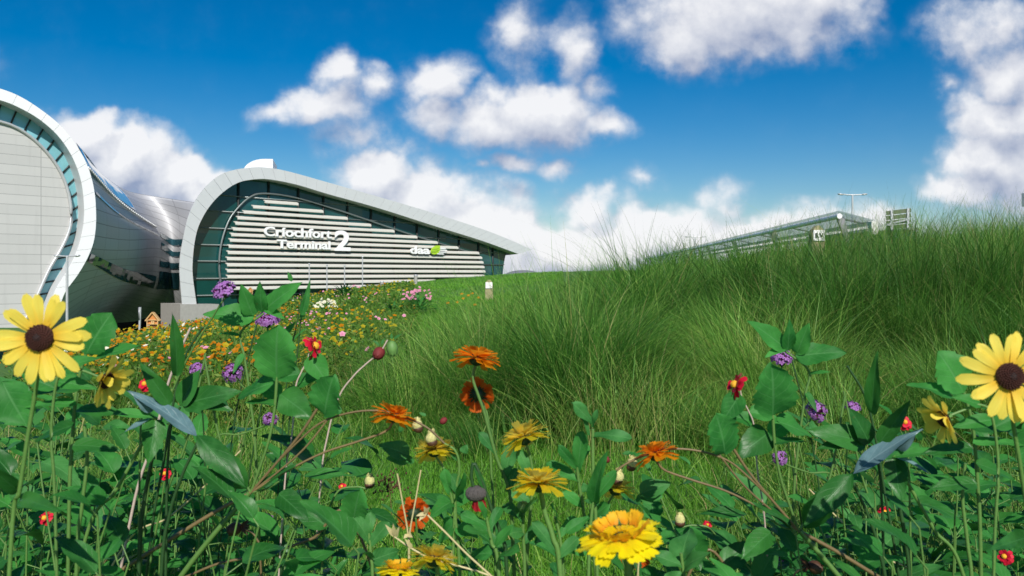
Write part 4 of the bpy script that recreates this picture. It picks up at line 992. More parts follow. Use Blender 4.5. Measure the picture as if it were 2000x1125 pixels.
def budtip(mb, c, r):
    for i in range(9):
        a = i/9*6.283+rng.normal(0, .2); d = V3(np.cos(a), np.sin(a), 0)
        leaf(mb, c+d*r*.45+UP*r*.75, unit(UP+d*rng.normal(.15, .2)), d, r*rng.uniform(.6, 1.0), r*.42, 'petal', nt=5, ns=2, droop=.4, wav=0)
def verbena(T, c, n, r, k=46, flat=.75):
    n, e1, e2 = basis(n); mb = MB(); m2 = MB()
    for i in range(k):
        f = (i+.5)/k; a = i*2.39996+rng.normal(0, .15); q = math.sqrt(f)
        d = unit((np.cos(a)*e1+np.sin(a)*e2)*q*1.15+n*(1.02-q*.85)*flat+rng.normal(0, .06, 3)); l = r*rng.uniform(.82, 1.08)
        tube(m2, [c-n*r*.25+d*r*.15, c+d*l*.55-n*r*.1, c+d*l], r*.035, r*.055, sides=4, n=5)
        p = c+d*l; m, f1, f2 = basis(unit(d+rng.normal(0, .25, 3)))
        for j in range(5):
            b = j/5*6.283+rng.random(); q1 = np.cos(b)*f1+np.sin(b)*f2
            leaf(mb, p, unit(q1+m*.25), m, r*.26, r*.17, 'petal', nt=4, ns=2, fold=.05, droop=.5, wav=0)
    o = mb.build('flower_head', M['ppurple'], T); m2.build('floret_tubes', M['pmag'], o)
    m3 = MB(); ellipsoid(m3, c-n*r*.15, e1*r*.3, e2*r*.3, n*r*.35); 
    for i in range(10):
        a = i/10*6.283; d = np.cos(a)*e1+np.sin(a)*e2; leaf(m3, c-n*r*.4, unit(d*.8+n*.5), n, r*.55, r*.1, 'lance', nt=4, ns=2, droop=-.3, wav=0)
    m3.build('calyx', M['calyx'], o)

def cluster(side):
    left = side == 'left'
    q = (lambda u, v: (u, v)) if left else (lambda u, v: (2050-u, v+75))
    Q = lambda pts: [q(*p) for p in pts]
    sx = 1 if left else -1
    NV = lambda a: (a[0]*sx, a[1], a[2])
    bgw = 'before the meadow' if left else 'before the grassy bank'
    # --- big open daisy
    d = .75; T = thing('yellow_daisy', 'large pale yellow daisy with brown centre '+('before the round grey wing' if left else 'at the right edge before tall grass'), 'flower', root_at(q(10, 0)[0], d+.04), 'large daisies at the frame edges')
    c = P(*q(80, 660), d); flower_head(T, c, NV((.06, -1, .10)), 89/FPX*d, 'daisy')
    stem(T, Q([(78, 700), (70, 760), (55, 850), (38, 960), (22, 1060)]), d+.012, d+.04, .0019, .0022)
    mb = MB(); pleaf(mb, q(40, 975), q(120, 1000), 34, d+.04, d-.02); pleaf(mb, q(38, 960), q(-30, 905), 30, d+.04, d); mb.build('foliage', M['leafdark'], T)
    # --- daisy seen from the side
    d = .92; T = thing('yellow_daisy', 'yellow daisy seen from the side '+('below the round grey wing' if left else 'beside the large daisy before tall grass'), 'flower', root_at(q(120, 0)[0], d))
    c = P(*q(205, 742), d); flower_head(T, c, NV((.93, -.14, -.34)), 56/FPX*d, 'sidedaisy')
    stem(T, Q([(196, 737), (165, 725), (135, 716), (112, 740), (100, 850), (108, 1000)]), d, d, .0015, .0019)
    mb = MB(); pleaf(mb, q(135, 716), q(190, 700), 28, d); pleaf(mb, q(112, 745), q(190, 760), 30, d+.02); pleaf(mb, q(110, 760), q(40, 730), 36, d+.05); mb.build('foliage', M['leaf'], T)
    # --- verbenas
    for i, (u, v, r, path, n, lb) in enumerate((
        (440, 572, 27, [(432, 592), (412, 625), (380, 675), (345, 745), (312, 830), (292, 930)], (-.35, -.35, .8), 'purple verbena on the tallest bent stem'),
        (523, 630, 26, [(523, 645), (524, 680), (520, 740), (500, 850), (480, 980)], (.0, -.25, 1), 'purple verbena just above the big toothed leaf'),
        (457, 729, 24, [(470, 750), (490, 780), (478, 850), (455, 990)], (-.2, -.75, .55), 'purple verbena beside the dark three-lobed leaf'),
        (385, 722, 16, [(388, 735), (395, 800), (400, 920)], (.0, -.4, .9), 'small half-hidden purple verbena behind a dark leaf'),
        (527, 821, 17, [(515, 832), (470, 848), (420, 858), (400, 960)], (.35, -.5, .6), 'small purple verbena under the big toothed leaf stalk'),
        (521, 1016, 14, [(520, 1035), (515, 1090), (512, 1150)], (.1, -.5, .8), 'tiny purple verbena low among the dark stems'))):
        if i == 0 and not left: continue
        d = (1.22, 1.4, 1.3, 1.5, 1.28, 1.5)[i]
        T = thing('purple_verbena', lb+', '+bgw, 'flower', root_at(q(path[-1][0], 0)[0], d), 'purple verbenas')
        verbena(T, P(*q(u, v), d), NV(n), r*.86/FPX*d); stem(T, Q(path), d, d+.03, .0013, .0017, 'stemdark' if i % 2 else 'stem', lead=P(*q(u, v), d)-unit(NV(n))*r/FPX*d*.3)
    # --- red zinnias
    d = 1.25; T = thing('red_zinnia', 'crimson zinnia with yellow centre on pale stem, '+bgw, 'flower', root_at(q(560, 0)[0], d))
    flower_head(T, P(*q(612, 677), d), NV((.8, -.05, .30)), 27/FPX*d, 'zinnia')
    stem(T, Q([(604, 688), (600, 705), (588, 728), (577, 760), (570, 850), (555, 960)]), d, d, .0012, .0014, m='stempale')
    mb = MB(); pleaf(mb, q(604, 695), q(640, 750), 44, d); pleaf(mb, q(588, 730), q(530, 742), 36, d+.02); pleaf(mb, q(580, 750), q(628, 735), 32, d+.02); mb.build('foliage', M['leaf'], T)
    for (u, v, r, d, lb) in ((283, 750, 16, 1.15, 'small red zinnia beside the blue-green leaf'), (88, 1012, 16, 1.25, 'small red zinnia low below the large daisy'), (322, 925, 13, 1.5, 'small red zinnia between the crossing stems'), (668, 950, 9, 1.6, 'tiny red zinnia near the cream bud')):
        T = thing('red_zinnia', lb+', '+bgw, 'flower', root_at(q(u, 0)[0], d), 'small red zinnias')
        flower_head(T, P(*q(u, v), d), NV((rng.normal(.2, .4), -.6, .4)), r/FPX*d, 'zinnia'); stem(T, Q([(u, v+8), (u-6, v+60), (u-10, v+160)]), d, d, .0013)
    # --- paired buds on a pale stalk
    if left:
        d = 1.3; T = thing('bud_stalk', 'pale arching stalk with red bud and green bud, '+bgw, 'flower bud', root_at(q(640, 0)[0], d))
        stem(T, Q([(757, 664), (742, 688), (716, 710), (690, 735), (662, 775), (640, 850), (625, 960)]), d, d, .0013, .0016, m='stempale')
        mb = MB(); bud(mb, P(*q(740, 690), d), NV((-.15, -.3, -.25)), 12/FPX*d, 14/FPX*d); mb.build('bud', M['budred'], T)
        mb = MB(); bud(mb, P(*q(766, 681), d), NV((.1, 0, -1)), 11/FPX*d, 16/FPX*d); mb.build('bud', M['calyxg'], T)
        mb = MB()
        for a, b in (((742, 676), (728, 664)), ((745, 674), (752, 660)), ((768, 664), (785, 652)), ((766, 664), (764, 650))): pleaf(mb, q(*a), q(*b), 6, d, d, 'lance', nt=6, ns=2)
        mb.build('sepals', M['leafgray'], T)
    # --- branching bush with the orange flower
    d = 1.12; T = thing('tithonia_bush', 'branching bush with orange flower and brown stems '+bgw, 'flowering bush', root_at(q(380, 0)[0], d))
    def br(pts, r, m, g=False, dd=d, d1=None): return stem(T, Q(pts), dd, d1 or dd, r, r*.85 if not g else r*1.3, m, g)
    br([(488, 962), (455, 1000), (400, 1065), (350, 1130), (300, 1200)], .0034, 'stem', True)
    br([(490, 962), (420, 1000), (330, 1055), (240, 1112), (160, 1170)], .0027, 'stembrown', True)
    br([(770, 822), (752, 843), (700, 862), (630, 885), (560, 920), (490, 962)], .0018, 'stembrown')
    br([(868, 866), (838, 838), (800, 818), (750, 803), (690, 805), (630, 824), (585, 860), (530, 915), (490, 962)], .0017, 'stembrown')
    br([(625, 790), (585, 850), (535, 910), (490, 962)], .0021, 'stembrown'); br([(655, 800), (600, 870), (545, 920), (490, 962)], .0015, 'stembrown')
    br([(541, 735), (536, 800), (525, 860), (505, 920), (490, 962)], .0022, 'stem')
    br([(360, 1128), (430, 1100), (520, 1082), (610, 1052), (690, 1018)], .0019, 'stembrown', True, 1.2)
    br([(400, 700), (430, 860), (470, 930), (490, 962)], .0016, 'stem')
    br([(420, 875), (455, 920), (490, 962)], .0015, 'stem'); br([(545, 940), (520, 955), (490, 962)], .0015, 'stem')
    flower_head(T, P(*q(770, 812), d), NV((.24, .20, .92)), 47/FPX*d, 'orange')
    for (a, b, w, pr, dd0, dd1, mt, se, face) in (
        ((541, 740), (543, 636), 96, 'broad', d, d-.03, 'leaf', .16, (0, -1, .35)), ((634, 812), (652, 733), 82, 'broad', d, d-.02, 'leaf', .18, (-.3, -1, .3)),
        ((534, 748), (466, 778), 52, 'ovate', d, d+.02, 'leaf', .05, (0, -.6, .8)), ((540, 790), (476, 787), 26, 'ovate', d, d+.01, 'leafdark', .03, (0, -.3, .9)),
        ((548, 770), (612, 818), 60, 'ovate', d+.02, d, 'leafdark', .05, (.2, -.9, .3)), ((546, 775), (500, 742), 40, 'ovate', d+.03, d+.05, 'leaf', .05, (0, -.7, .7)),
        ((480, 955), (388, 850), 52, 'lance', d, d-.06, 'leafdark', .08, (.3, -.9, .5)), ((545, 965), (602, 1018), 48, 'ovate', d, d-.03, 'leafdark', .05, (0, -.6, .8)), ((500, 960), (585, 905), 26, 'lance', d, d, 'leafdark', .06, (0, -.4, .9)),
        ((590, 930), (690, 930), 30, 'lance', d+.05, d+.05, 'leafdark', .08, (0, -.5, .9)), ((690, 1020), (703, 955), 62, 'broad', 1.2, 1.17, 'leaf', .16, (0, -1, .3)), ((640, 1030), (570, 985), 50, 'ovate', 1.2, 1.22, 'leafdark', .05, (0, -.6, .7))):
        mb = MB(); pleaf(mb, q(*a), q(*b), w, dd0, dd1, pr, NV(face), serr=se, nser=7, fold=.12); mb.build('leaf', M[mt], T)
    # --- compound leaf plant, the tall bright leaflets
    d = 1.3; T = thing('compound_leaf_plant', 'tall plant topped with five bright green leaflets '+('before the white louvres' if left else 'before the tall grass'), 'leafy plant', root_at(q(470, 0)[0], d))
    stem(T, Q([(515, 612), (470, 650), (478, 700), (490, 790), (500, 900)]), d, d, .0018)
    for (a, b, w, f) in (((496, 621), (398, 614), 52, (0, -.8, .6)), ((494, 616), (470, 556), 36, (.3, -1, .2)), ((512, 610), (508, 549), 28, (0, -1, .2)), ((516, 606), (590, 552), 44, (.1, -.9, .5)), ((518, 603), (556, 623), 20, (0, -.7, .7)), ((470, 655), (425, 652), 12, (0, -.6, .8)), ((475, 690), (455, 730), 14, (0, -.8, .4))):
        mb = MB(); pleaf(mb, q(*a), q(*b), w, d, d-.02, 'ovate', NV(f), serr=.07, nser=5, fold=.08); mb.build('leaf', M['leaf'], T)
    # --- dark three-lobed leaf and curved blades
    d = 1.1; T = thing('lobed_leaf_plant', 'dark three-lobed leaf on a slender stalk, '+bgw, 'leafy plant', root_at(q(330, 0)[0], d))
    stem(T, Q([(352, 795), (335, 830), (328, 900), (325, 1000)]), d, d, .0016, m='stemdark')
    for (a, b, w, f) in (((352, 792), (392, 722), 46, (-.3, -1, .3)), ((356, 790), (472, 765), 52, (0, -.9, .5)), ((375, 784), (455, 802), 30, (0, -.7, .7))):
        mb = MB(); pleaf(mb, q(*a), q(*b), w, d, d, 'ovate', NV(f), fold=.1, wav=.03); mb.build('leaf', M['leafdark'], T)
    d = 1.05; T = thing('blue_leaf_plant', 'plant with one long silvery blue leaf, '+bgw, 'leafy plant', root_at(q(300, 0)[0], d))
    stem(T, Q([(388, 860), (355, 930), (330, 1010), (315, 1120)]), d, d, .002, m='stemdark'); stem(T, Q([(305, 815), (270, 880), (225, 960), (165, 1060)]), d, d, .0022, .0026)
    for (a, b, w, f, mt, pr) in (((385, 852), (250, 764), 40, (.2, -.5, .9), 'leafblue', 'lance'), ((300, 800), (262, 775), 26, (.2, -.9, .2), 'leafblue', 'ovate'), ((385, 850), (483, 955), 48, (.4, -.9, .2), 'leafdark', 'lance'), ((310, 818), (182, 806), 26, (0, -.5, .9), 'leaf', 'lance'), ((305, 815), (235, 850), 18, (0, -.3, .9), 'leafblue', 'lance'), ((303, 818), (290, 905), 44, (.5, -.9, 0), 'leafdark', 'ovate'), ((332, 790), (273, 708), 34, (.4, -.9, .2), 'leafdark', 'ovate'), ((345, 735), (336, 612), 32, (.8, -.7, .1), 'leafdark', 'ovate')):
        mb = MB(); pleaf(mb, q(*a), q(*b), w, d, d-.02, pr, NV(f), fold=.15, serr=.05); mb.build('leaf', M[mt], T)
    d = .98; T = thing('broad_leaf_plant', 'broad toothed leaves close behind the large daisy at '+('left' if left else 'right'), 'leafy plant', root_at(q(120, 0)[0], d+.05))
    stem(T, Q([(168, 690), (150, 760), (140, 880), (135, 1000)]), d+.05, d+.05, .002); 
    for (a, b, w, f, mt) in (((168, 692), (218, 612), 80, (0, -1, .2), 'leaf'), ((188, 700), (278, 676), 42, (0, -.5, .9), 'leaf'), ((155, 760), (55, 768), 40, (0, -.5, .9), 'leafdark'), ((150, 790), (45, 795), 30, (0, -.4, .9), 'leaf'), ((150, 800), (250, 812), 36, (0, -.5, .8), 'leafdark'), ((5, 745), (52, 830), 84, (.2, -1, .2), 'leaf'), ((145, 830), (70, 862), 36, (0, -.6, .8), 'leafdark'), ((142, 870), (235, 880), 40, (0, -.5, .8), 'leafdark')):
        mb = MB(); pleaf(mb, q(*a), q(*b), w, d, d, 'broad' if w > 70 else 'ovate', NV(f), serr=.16 if w > 70 else .08, nser=6, fold=.1); mb.build('leaf', M[mt], T)
    # --- narrow upright blade beside the compound leaf
    if left:
        d = 1.35; T = thing('narrow_leaf_plant', 'narrow upright green blade on thin dark stems '+('crossing the white louvres' if left else 'before tall grass'), 'leafy plant', root_at(q(565, 0)[0], d))
        stem(T, Q([(588, 622), (582, 680), (572, 760), (560, 900)]), d, d, .0012, m='stemdark'); stem(T, Q([(592, 570), (578, 640), (566, 700), (550, 860)]), d+.02, d+.02, .0010, m='stemdark')
        mb = MB()
        for (a, b, w, f) in (((587, 624), (606, 546), 15, (.5, -1, .1)), ((570, 550), (562, 530), 9, (.3, -1, 0)), ((553, 655), (578, 628), 12, (.4, -.8, .4)), ((574, 664), (600, 640), 7, (0, -.6, .8))): pleaf(mb, q(*a), q(*b), w, d, d, 'lance', NV(f), fold=.2, wav=.1)
        mb.build('foliage', M['leaf'], T)
    # --- yellow flower with pale buds
    d = 1.2; T = thing('golden_marigold', 'yellow flower with two pale buds above it, '+('left of the grey seedhead' if left else 'just behind the brightest yellow flower'), 'flower', root_at(q(865, 0)[0], d))
    flower_head(T, P(*q(848, 880), d), NV((-.14, .36, .86)), 44/FPX*d, 'gold')
    stem(T, Q([(852, 892), (866, 914), (884, 945), (890, 1010), (885, 1080)]), d, d, .0019)
    stem(T, Q([(846, 852), (868, 866), (890, 882), (897, 920), (888, 1000)]), d-.01, d, .0017)
    for (u, v, mt, rr) in ((815, 830, 'budyel', 10), (842, 856, 'budyel', 11)):
        mb = MB(); bud(mb, P(*q(u, v), d-.02), NV((.3, -.3, .9)), rr/FPX*d, rr*1.1/FPX*d); budtip(mb, P(*q(u, v), d-.02), rr/FPX*d); o = mb.build('bud', M[mt], T)
        mb = MB(); ellipsoid(mb, P(*q(u+2, v+rr*.75), d-.02), V3(rr*.95, 0, 0)/FPX*d, V3(0, rr*.95, 0)/FPX*d, V3(0, 0, rr*.8)/FPX*d); mb.build('calyx', M['budbrown'], o)
    mb = MB()
    for (a, b, w) in (((780, 845), (795, 815), 10), ((832, 812), (818, 806), 7), ((905, 885), (912, 868), 18), ((897, 900), (870, 872), 12), ((880, 925), (905, 975), 26), ((800, 890), (740, 868), 40), ((805, 893), (795, 905), 24), ((800, 898), (755, 895), 30)): pleaf(mb, q(*a), q(*b), w, d, d, 'ovate', fold=.15)
    mb.build('foliage', M['leafgray'], T)
    mb = MB(); bud(mb, P(*q(866, 822), d+.1), NV((.6, 0, .5)), 7/FPX*d, 9/FPX*d); mb.build('bud', M['budred'], T)
    # --- cream bud, dry seed head, low orange flower
    d = 1.25; T = thing('cream_bud', 'single cream bud with dark base on a thin stem '+('left of the dry straw stems' if left else 'right of the brightest yellow flower'), 'flower bud', root_at(q(660, 0)[0], d), 'cream buds')
    c = P(*q(722, 940), d); mb = MB(); bud(mb, c, NV((0, -.1, 1)), 10/FPX*d, 12/FPX*d); budtip(mb, c, 10/FPX*d); mb.build('bud', M['budyel'], T)
    mb = MB(); ellipsoid(mb, c-UP*7/FPX*d, V3(10.5, 0, 0)/FPX*d, V3(0, 10.5, 0)/FPX*d, UP*7/FPX*d); mb.build('calyx', M['budbrown'], T); stem(T, Q([(718, 955), (695, 951), (660, 960), (640, 1010), (630, 1090)]), d, d, .0014)
    d = 1.15; T = thing('dry_seedhead', 'round brown dried flower head with curled sepals '+('at lower left' if left else 'at the bottom right'), 'seed head', root_at(q(480, 0)[0], d), 'brown dried flower heads')
    c = P(*q(458, 1033), d); mb = MB(); bud(mb, c, NV((-.7, -.4, -.2)), 13/FPX*d, 15/FPX*d, ridges=10); mb.build('seed_head', M['budbrown'], T); mb = MB()
    for k in range(11): a = k/11*6.28; leaf(mb, c+V3(sx*11, 0, 4)/FPX*d, unit(V3(sx*1.0, np.cos(a)*.8, np.sin(a)*.9)), V3(0, -1, .2), 24/FPX*d, 5/FPX*d, 'lance', nt=6, ns=2, droop=rng.uniform(-.9, .9))
    mb.build('sepals', M['budbrown'], T); stem(T, Q([(470, 1030), (500, 1050), (510, 1120)]), d, d, .0013, m='stembrown')
    d = 1.55; T = thing('orange_tithonia', 'orange red flower low behind '+('the dry straw stems' if left else 'the brightest yellow flower'), 'flower', root_at(q(800, 0)[0], d))
    flower_head(T, P(*q(808, 1003), d), NV((-.2, .82, .25)), 34/FPX*d, 'red'); stem(T, Q([(812, 1012), (815, 1060), (812, 1130)]), d-.03, d, .002)
    # --- crossing stems
    for i, (pts, r, m, dd, lb) in enumerate((
        ([(372, 640), (350, 690), (325, 760), (300, 860), (260, 990)], .0020, 'stempale', 1.35, 'thick pale bleached stem rising beside the dark curved leaf'),
        ([(395, 640), (360, 700), (338, 790), (320, 900), (296, 1040)], .0018, 'stemdark', 1.28, 'dark green stem crossing the pale bleached stem'),
        ([(312, 820), (296, 900), (280, 990), (272, 1090)], .0024, 'stemdark', 1.1, 'straight dark stem under the silvery blue leaf'),
        ([(402, 690), (365, 860), (330, 950), (300, 1060)], .0018, 'stem', 1.35, 'tall light green stem behind the three-lobed leaf'),
        ([(470, 880), (410, 940), (330, 1010), (240, 1070)], .0015, 'straw', 1.4, 'long straw-coloured stem slanting behind the bush fork'),
        ([(165, 830), (170, 900), (160, 990), (150, 1100)], .0020, 'stem', 1.0, 'plain light green stem below the side-view daisy'),
        ([(505, 620), (470, 760), (450, 880), (430, 1060)], .0013, 'stemdark', 1.5, 'very thin dark stem behind the big toothed leaf'))):
        if i == 0 and not left: continue
        T = thing('bare_stem', lb+', '+bgw, 'stem', root_at(q(pts[-1][0], 0)[0], dd)); stem(T, Q(pts), dd, dd, r, m=m)
cluster('left'); cluster('right')

# ------------------------------------------------------------------ flowers in the middle
def mid():
    def fl(kind, u, v, rpx, d, n, path, lb, cat='flower', name='calendula', r=.0022, m='stem', lv=(), lm='leafgray', d1=None):
        T = thing(name, lb, cat, root_at(path[-1][0], d)); c = P(u, v, d); flower_head(T, c, n, rpx/FPX*d, kind)
        stem(T, path, d, d1 or d, r, r*1.4, m, lead=c-unit(n)*rpx/FPX*d*.12)
        if lv:
            mb = MB()
            for (a, b, w) in lv: pleaf(mb, a, b, w, d, d, 'oblong', (0, -.7, .7), fold=.12, wav=.08)
            mb.build('foliage', M[lm], T)
        return T
    fl('orange', 931, 700, 50, 1.35, (.14, .17, .96), [(929, 712), (924, 740), (934, 772), (946, 806), (958, 852), (972, 900), (992, 950), (1000, 1020)], 'topmost bright orange flower on a curved green stem before the tall grass', r=.0024,
       lv=[((968, 885), (935, 845), 22), ((985, 935), (1000, 870), 30), ((990, 960), (1010, 915), 22)])
    fl('red', 933, 770, 35, 1.42, (.05, .93, .28), [(935, 778), (945, 790), (952, 812), (956, 850), (960, 930), (965, 1030)], 'orange red flower facing away, directly below the topmost orange flower', r=.0018)
    fl('gold', 1024, 854, 53, 1.22, (-.34, .24, .88), [(1028, 868), (1036, 895), (1040, 925), (1038, 980), (1030, 1080)], 'tilted golden yellow flower seen from below, right of the orange red flower', r=.0020, lv=[((1038, 930), (1012, 880), 26), ((1035, 985), (1000, 960), 26)])
    fl('gold', 1053, 944, 60, 1.08, (.02, .14, .97), [(1056, 958), (1064, 1000), (1080, 1050), (1095, 1130)], 'golden yellow flower with dark underside on a thick stem, behind the brightest one', r=.0030, lv=[((1085, 1075), (1040, 1020), 28), ((1090, 1090), (1130, 1050), 26)])
    fl('front', 1213, 1046, 84, .70, (-.14, -.12, .97), [(1218, 1058), (1224, 1090), (1228, 1140)], 'brightest large yellow flower in front, with drooping outer petals', r=.0030)
    fl('front', 778, 1112, 45, .85, (.1, .25, .95), [(780, 1130), (782, 1160), (784, 1200)], 'yellow flower cut by the bottom edge, left of the straw stems')
    fl('gold', 848, 1092, 52, .95, (.15, .4, .9), [(852, 1105), (858, 1140), (862, 1180)], 'golden flower behind straw stems at the bottom edge')
    # drooping grey seed head with red petals
    d = 1.1; T = thing('drooping_seedhead', 'grey drooping seed head with dark red petals hanging from a bent stalk', 'seed head', root_at(985, d)); c = P(930, 964, d); k = 1/FPX*d
    mb = MB(); ellipsoid(mb, c, V3(21, 0, 3)*k, V3(0, 20, 0)*k, V3(-2, 0, 15)*k, 16, 9)
    for i in range(14): a = i/14*6.28; tube(mb, [c+V3(0, 0, 14)*k, c+V3(17*np.cos(a), 17*np.sin(a), 8)*k, c+V3(20*np.cos(a), 20*np.sin(a), -3)*k], 1.6*k, sides=4)
    mb.build('seed_head', M['seed'], T); mb = MB()
    for i in range(9): a = i/9*6.28; leaf(mb, c+V3(4+8*np.cos(a), 8*np.sin(a), -9)*k, unit(V3(.15+.3*np.cos(a), .3*np.sin(a), -1)), V3(np.cos(a), np.sin(a), .2), 24*k, 11*k, 'petal', droop=.3)
    mb.build('petals', M['pdark'], T); stem(T, [(925, 952), (921, 930), (926, 905), (942, 940), (962, 1000), (980, 1050), (990, 1120)], d, d, .0022, m='stemdark')
    mb = MB(); pleaf(mb, (950, 962), (922, 903), 12, d, d, 'lance'); mb.build('foliage', M['leafdark'], T)
    # leafy calendula shoots
    shoots = [
     ('leafy shoot with a curled top leaf right of the two golden yellow flowers', 1.12, [(1158, 838), (1158, 900), (1160, 960), (1165, 1060)], [((1157, 826), (1118, 788), 26), ((1150, 850), (1132, 784), 14), ((1158, 835), (1168, 800), 12), ((1158, 850), (1235, 858), 26)]),
     ('upright leafy shoot with broad lower leaves left of the brightest yellow flower', 1.15, [(1130, 850), (1128, 920), (1140, 1000), (1150, 1080)], [((1128, 922), (1138, 842), 30), ((1128, 915), (1090, 870), 20), ((1132, 940), (1068, 905), 28), ((1130, 910), (1150, 870), 14), ((1138, 990), (1100, 960), 24), ((1146, 1020), (1190, 985), 26)]),
     ('shoot with one broad upright leaf right behind the brightest yellow flower', 1.1, [(1160, 975), (1155, 1010), (1150, 1100)], [((1160, 985), (1186, 882), 34), ((1155, 985), (1205, 920), 24), ((1150, 1010), (1105, 1040), 26)]),
     ('leafy shoot with green bud below the tilted golden flower', 1.1, [(1022, 1000), (1022, 1050), (1025, 1130)], [((1022, 1015), (985, 985), 22), ((1022, 1012), (1048, 975), 20), ((1022, 1040), (990, 1045), 30), ((1025, 1060), (1050, 1030), 24), ((1022, 1020), (1010, 990), 18)]),
     ('bushy leafy shoot beneath the drooping grey seed head', 1.05, [(950, 1010), (960, 1060), (975, 1130)], [((952, 1030), (900, 1005), 26), ((958, 1050), (905, 1035), 22), ((955, 1035), (978, 990), 20), ((965, 1070), (1000, 1030), 24), ((962, 1080), (920, 1085), 34), ((970, 1100), (1015, 1075), 30), ((950, 1015), (935, 980), 16)]),
     ('leafy shoot behind the straw stems with broad pointed leaves', 1.2, [(880, 960), (890, 1020), (898, 1120)], [((882, 980), (840, 1010), 36), ((885, 990), (930, 960), 30), ((890, 1020), (860, 1060), 40), ((892, 1030), (935, 1050), 34), ((880, 965), (868, 915), 22), ((884, 985), (905, 925), 24)]),
     ('low leafy shoot with toothed grey green leaves left of the straw stems', 1.15, [(720, 1040), (725, 1090), (728, 1150)], [((722, 1060), (690, 1010), 30), ((722, 1065), (760, 1020), 28), ((724, 1090), (680, 1085), 36), ((724, 1095), (780, 1075), 34), ((720, 1045), (725, 1000), 20)]),
     ('leafy shoot at the bottom edge right of the brightest yellow flower', 1.1, [(1330, 1080), (1335, 1120), (1338, 1170)], [((1332, 1100), (1350, 1032), 56), ((1332, 1105), (1280, 1085), 30), ((1335, 1110), (1390, 1080), 34), ((1332, 1120), (1300, 1140), 30)]),
     ('small leafy shoot between the low golden flower and the leafy bud shoot', 1.2, [(1085, 1010), (1095, 1060), (1100, 1130)], [((1088, 1040), (1045, 1060), 26), ((1090, 1050), (1125, 1010), 22), ((1095, 1075), (1150, 1075), 26), ((1086, 1020), (1075, 985), 16)])]
    for lb, d, pts, lv in shoots:
        T = thing('leafy_shoot', lb, 'leafy plant', root_at(pts[-1][0], d)); stem(T, pts, d, d, .0022)
        mb = MB()
        for (a, b, w) in lv: pleaf(mb, a, b, w, d, d+rng.normal(0, .03), 'oblong' if w < 33 else 'ovate', (rng.normal(0, .3), -.7, .7), fold=.15, wav=.1, droop=rng.uniform(.2, .8))
        mb.build('foliage', M['leafgray' if rng.random() < .55 else 'leaf'], T)
        if 'green bud' in lb: mb = MB(); bud(mb, P(1022, 990, d), V3(0, 0, 1), 12/FPX*d, 11/FPX*d); mb.build('bud', M['calyxg'], T)
    # straw stems
    for lb, d, pts, twigs in (
        ('dry straw stem slanting to lower right with a star-shaped seed pod', 1.0, [(832, 1003), (870, 1040), (915, 1085), (970, 1135), (1030, 1195), (1075, 1260)], [((832, 1003), (818, 1018)), ((833, 1003), (828, 988)), ((833, 1003), (840, 990)), ((833, 1004), (812, 1008))]),
        ('dry straw stem branching low across the yellow flowers at the bottom', 1.02, [(770, 1048), (805, 1072), (845, 1092), (890, 1104), (950, 1122), (1010, 1150), (1080, 1200), (1120, 1260)], [((770, 1048), (752, 1024)), ((772, 1048), (768, 1022)), ((774, 1050), (780, 1028)), ((850, 1092), (858, 1062)), ((875, 1098), (862, 1072)), ((880, 1100), (884, 1075)), ((805, 1072), (790, 1052))]),
        ('upright pale straw stem left of the low orange flower', 1.2, [(776, 925), (785, 975), (797, 1045), (800, 1120)], [((797, 1045), (788, 1052)), ((797, 1045), (806, 1050))]),
        ('upright yellow straw stem crossing the low orange flower', 1.2, [(822, 918), (812, 975), (800, 1045), (798, 1120)], []),
        ('pale straw stem below the brightest yellow flower', 1.1, [(1254, 1052), (1250, 1090), (1245, 1150)], [])):
        T = thing('straw_stem', lb, 'dry stem', root_at(pts[-1][0], d)); stem(T, pts, d, d, .0012, m='straw')
        if twigs:
            mb = MB()
            for a, b in twigs: pleaf(mb, a, b, 9, d, d-.01, 'lance', nt=6, ns=2, fold=.3)
            mb.build('seed_pods', M['straw'], T)
    # red-brown seed spray
    T = thing('seed_spray', 'fine reddish brown seed spray by the cream bud over the lawn', 'dry stem', root_at(760, 1.7)); stem(T, [(758, 930), (765, 1000), (770, 1080)], 1.7, 1.7, .0008, m='stembrown'); mb = MB()
    for i in range(60):
        c = P(rng.normal(760, 20), rng.normal(945, 14), 1.7); ellipsoid(mb, c, V3(.0022, 0, 0), V3(0, .0022, 0), UP*.003, 5, 4)
        if i % 4 == 0: tube(mb, [c, P(760, 960, 1.7)], .0005, sides=3, n=3)
    mb.build('seeds', M['budbrown'], T)
mid()

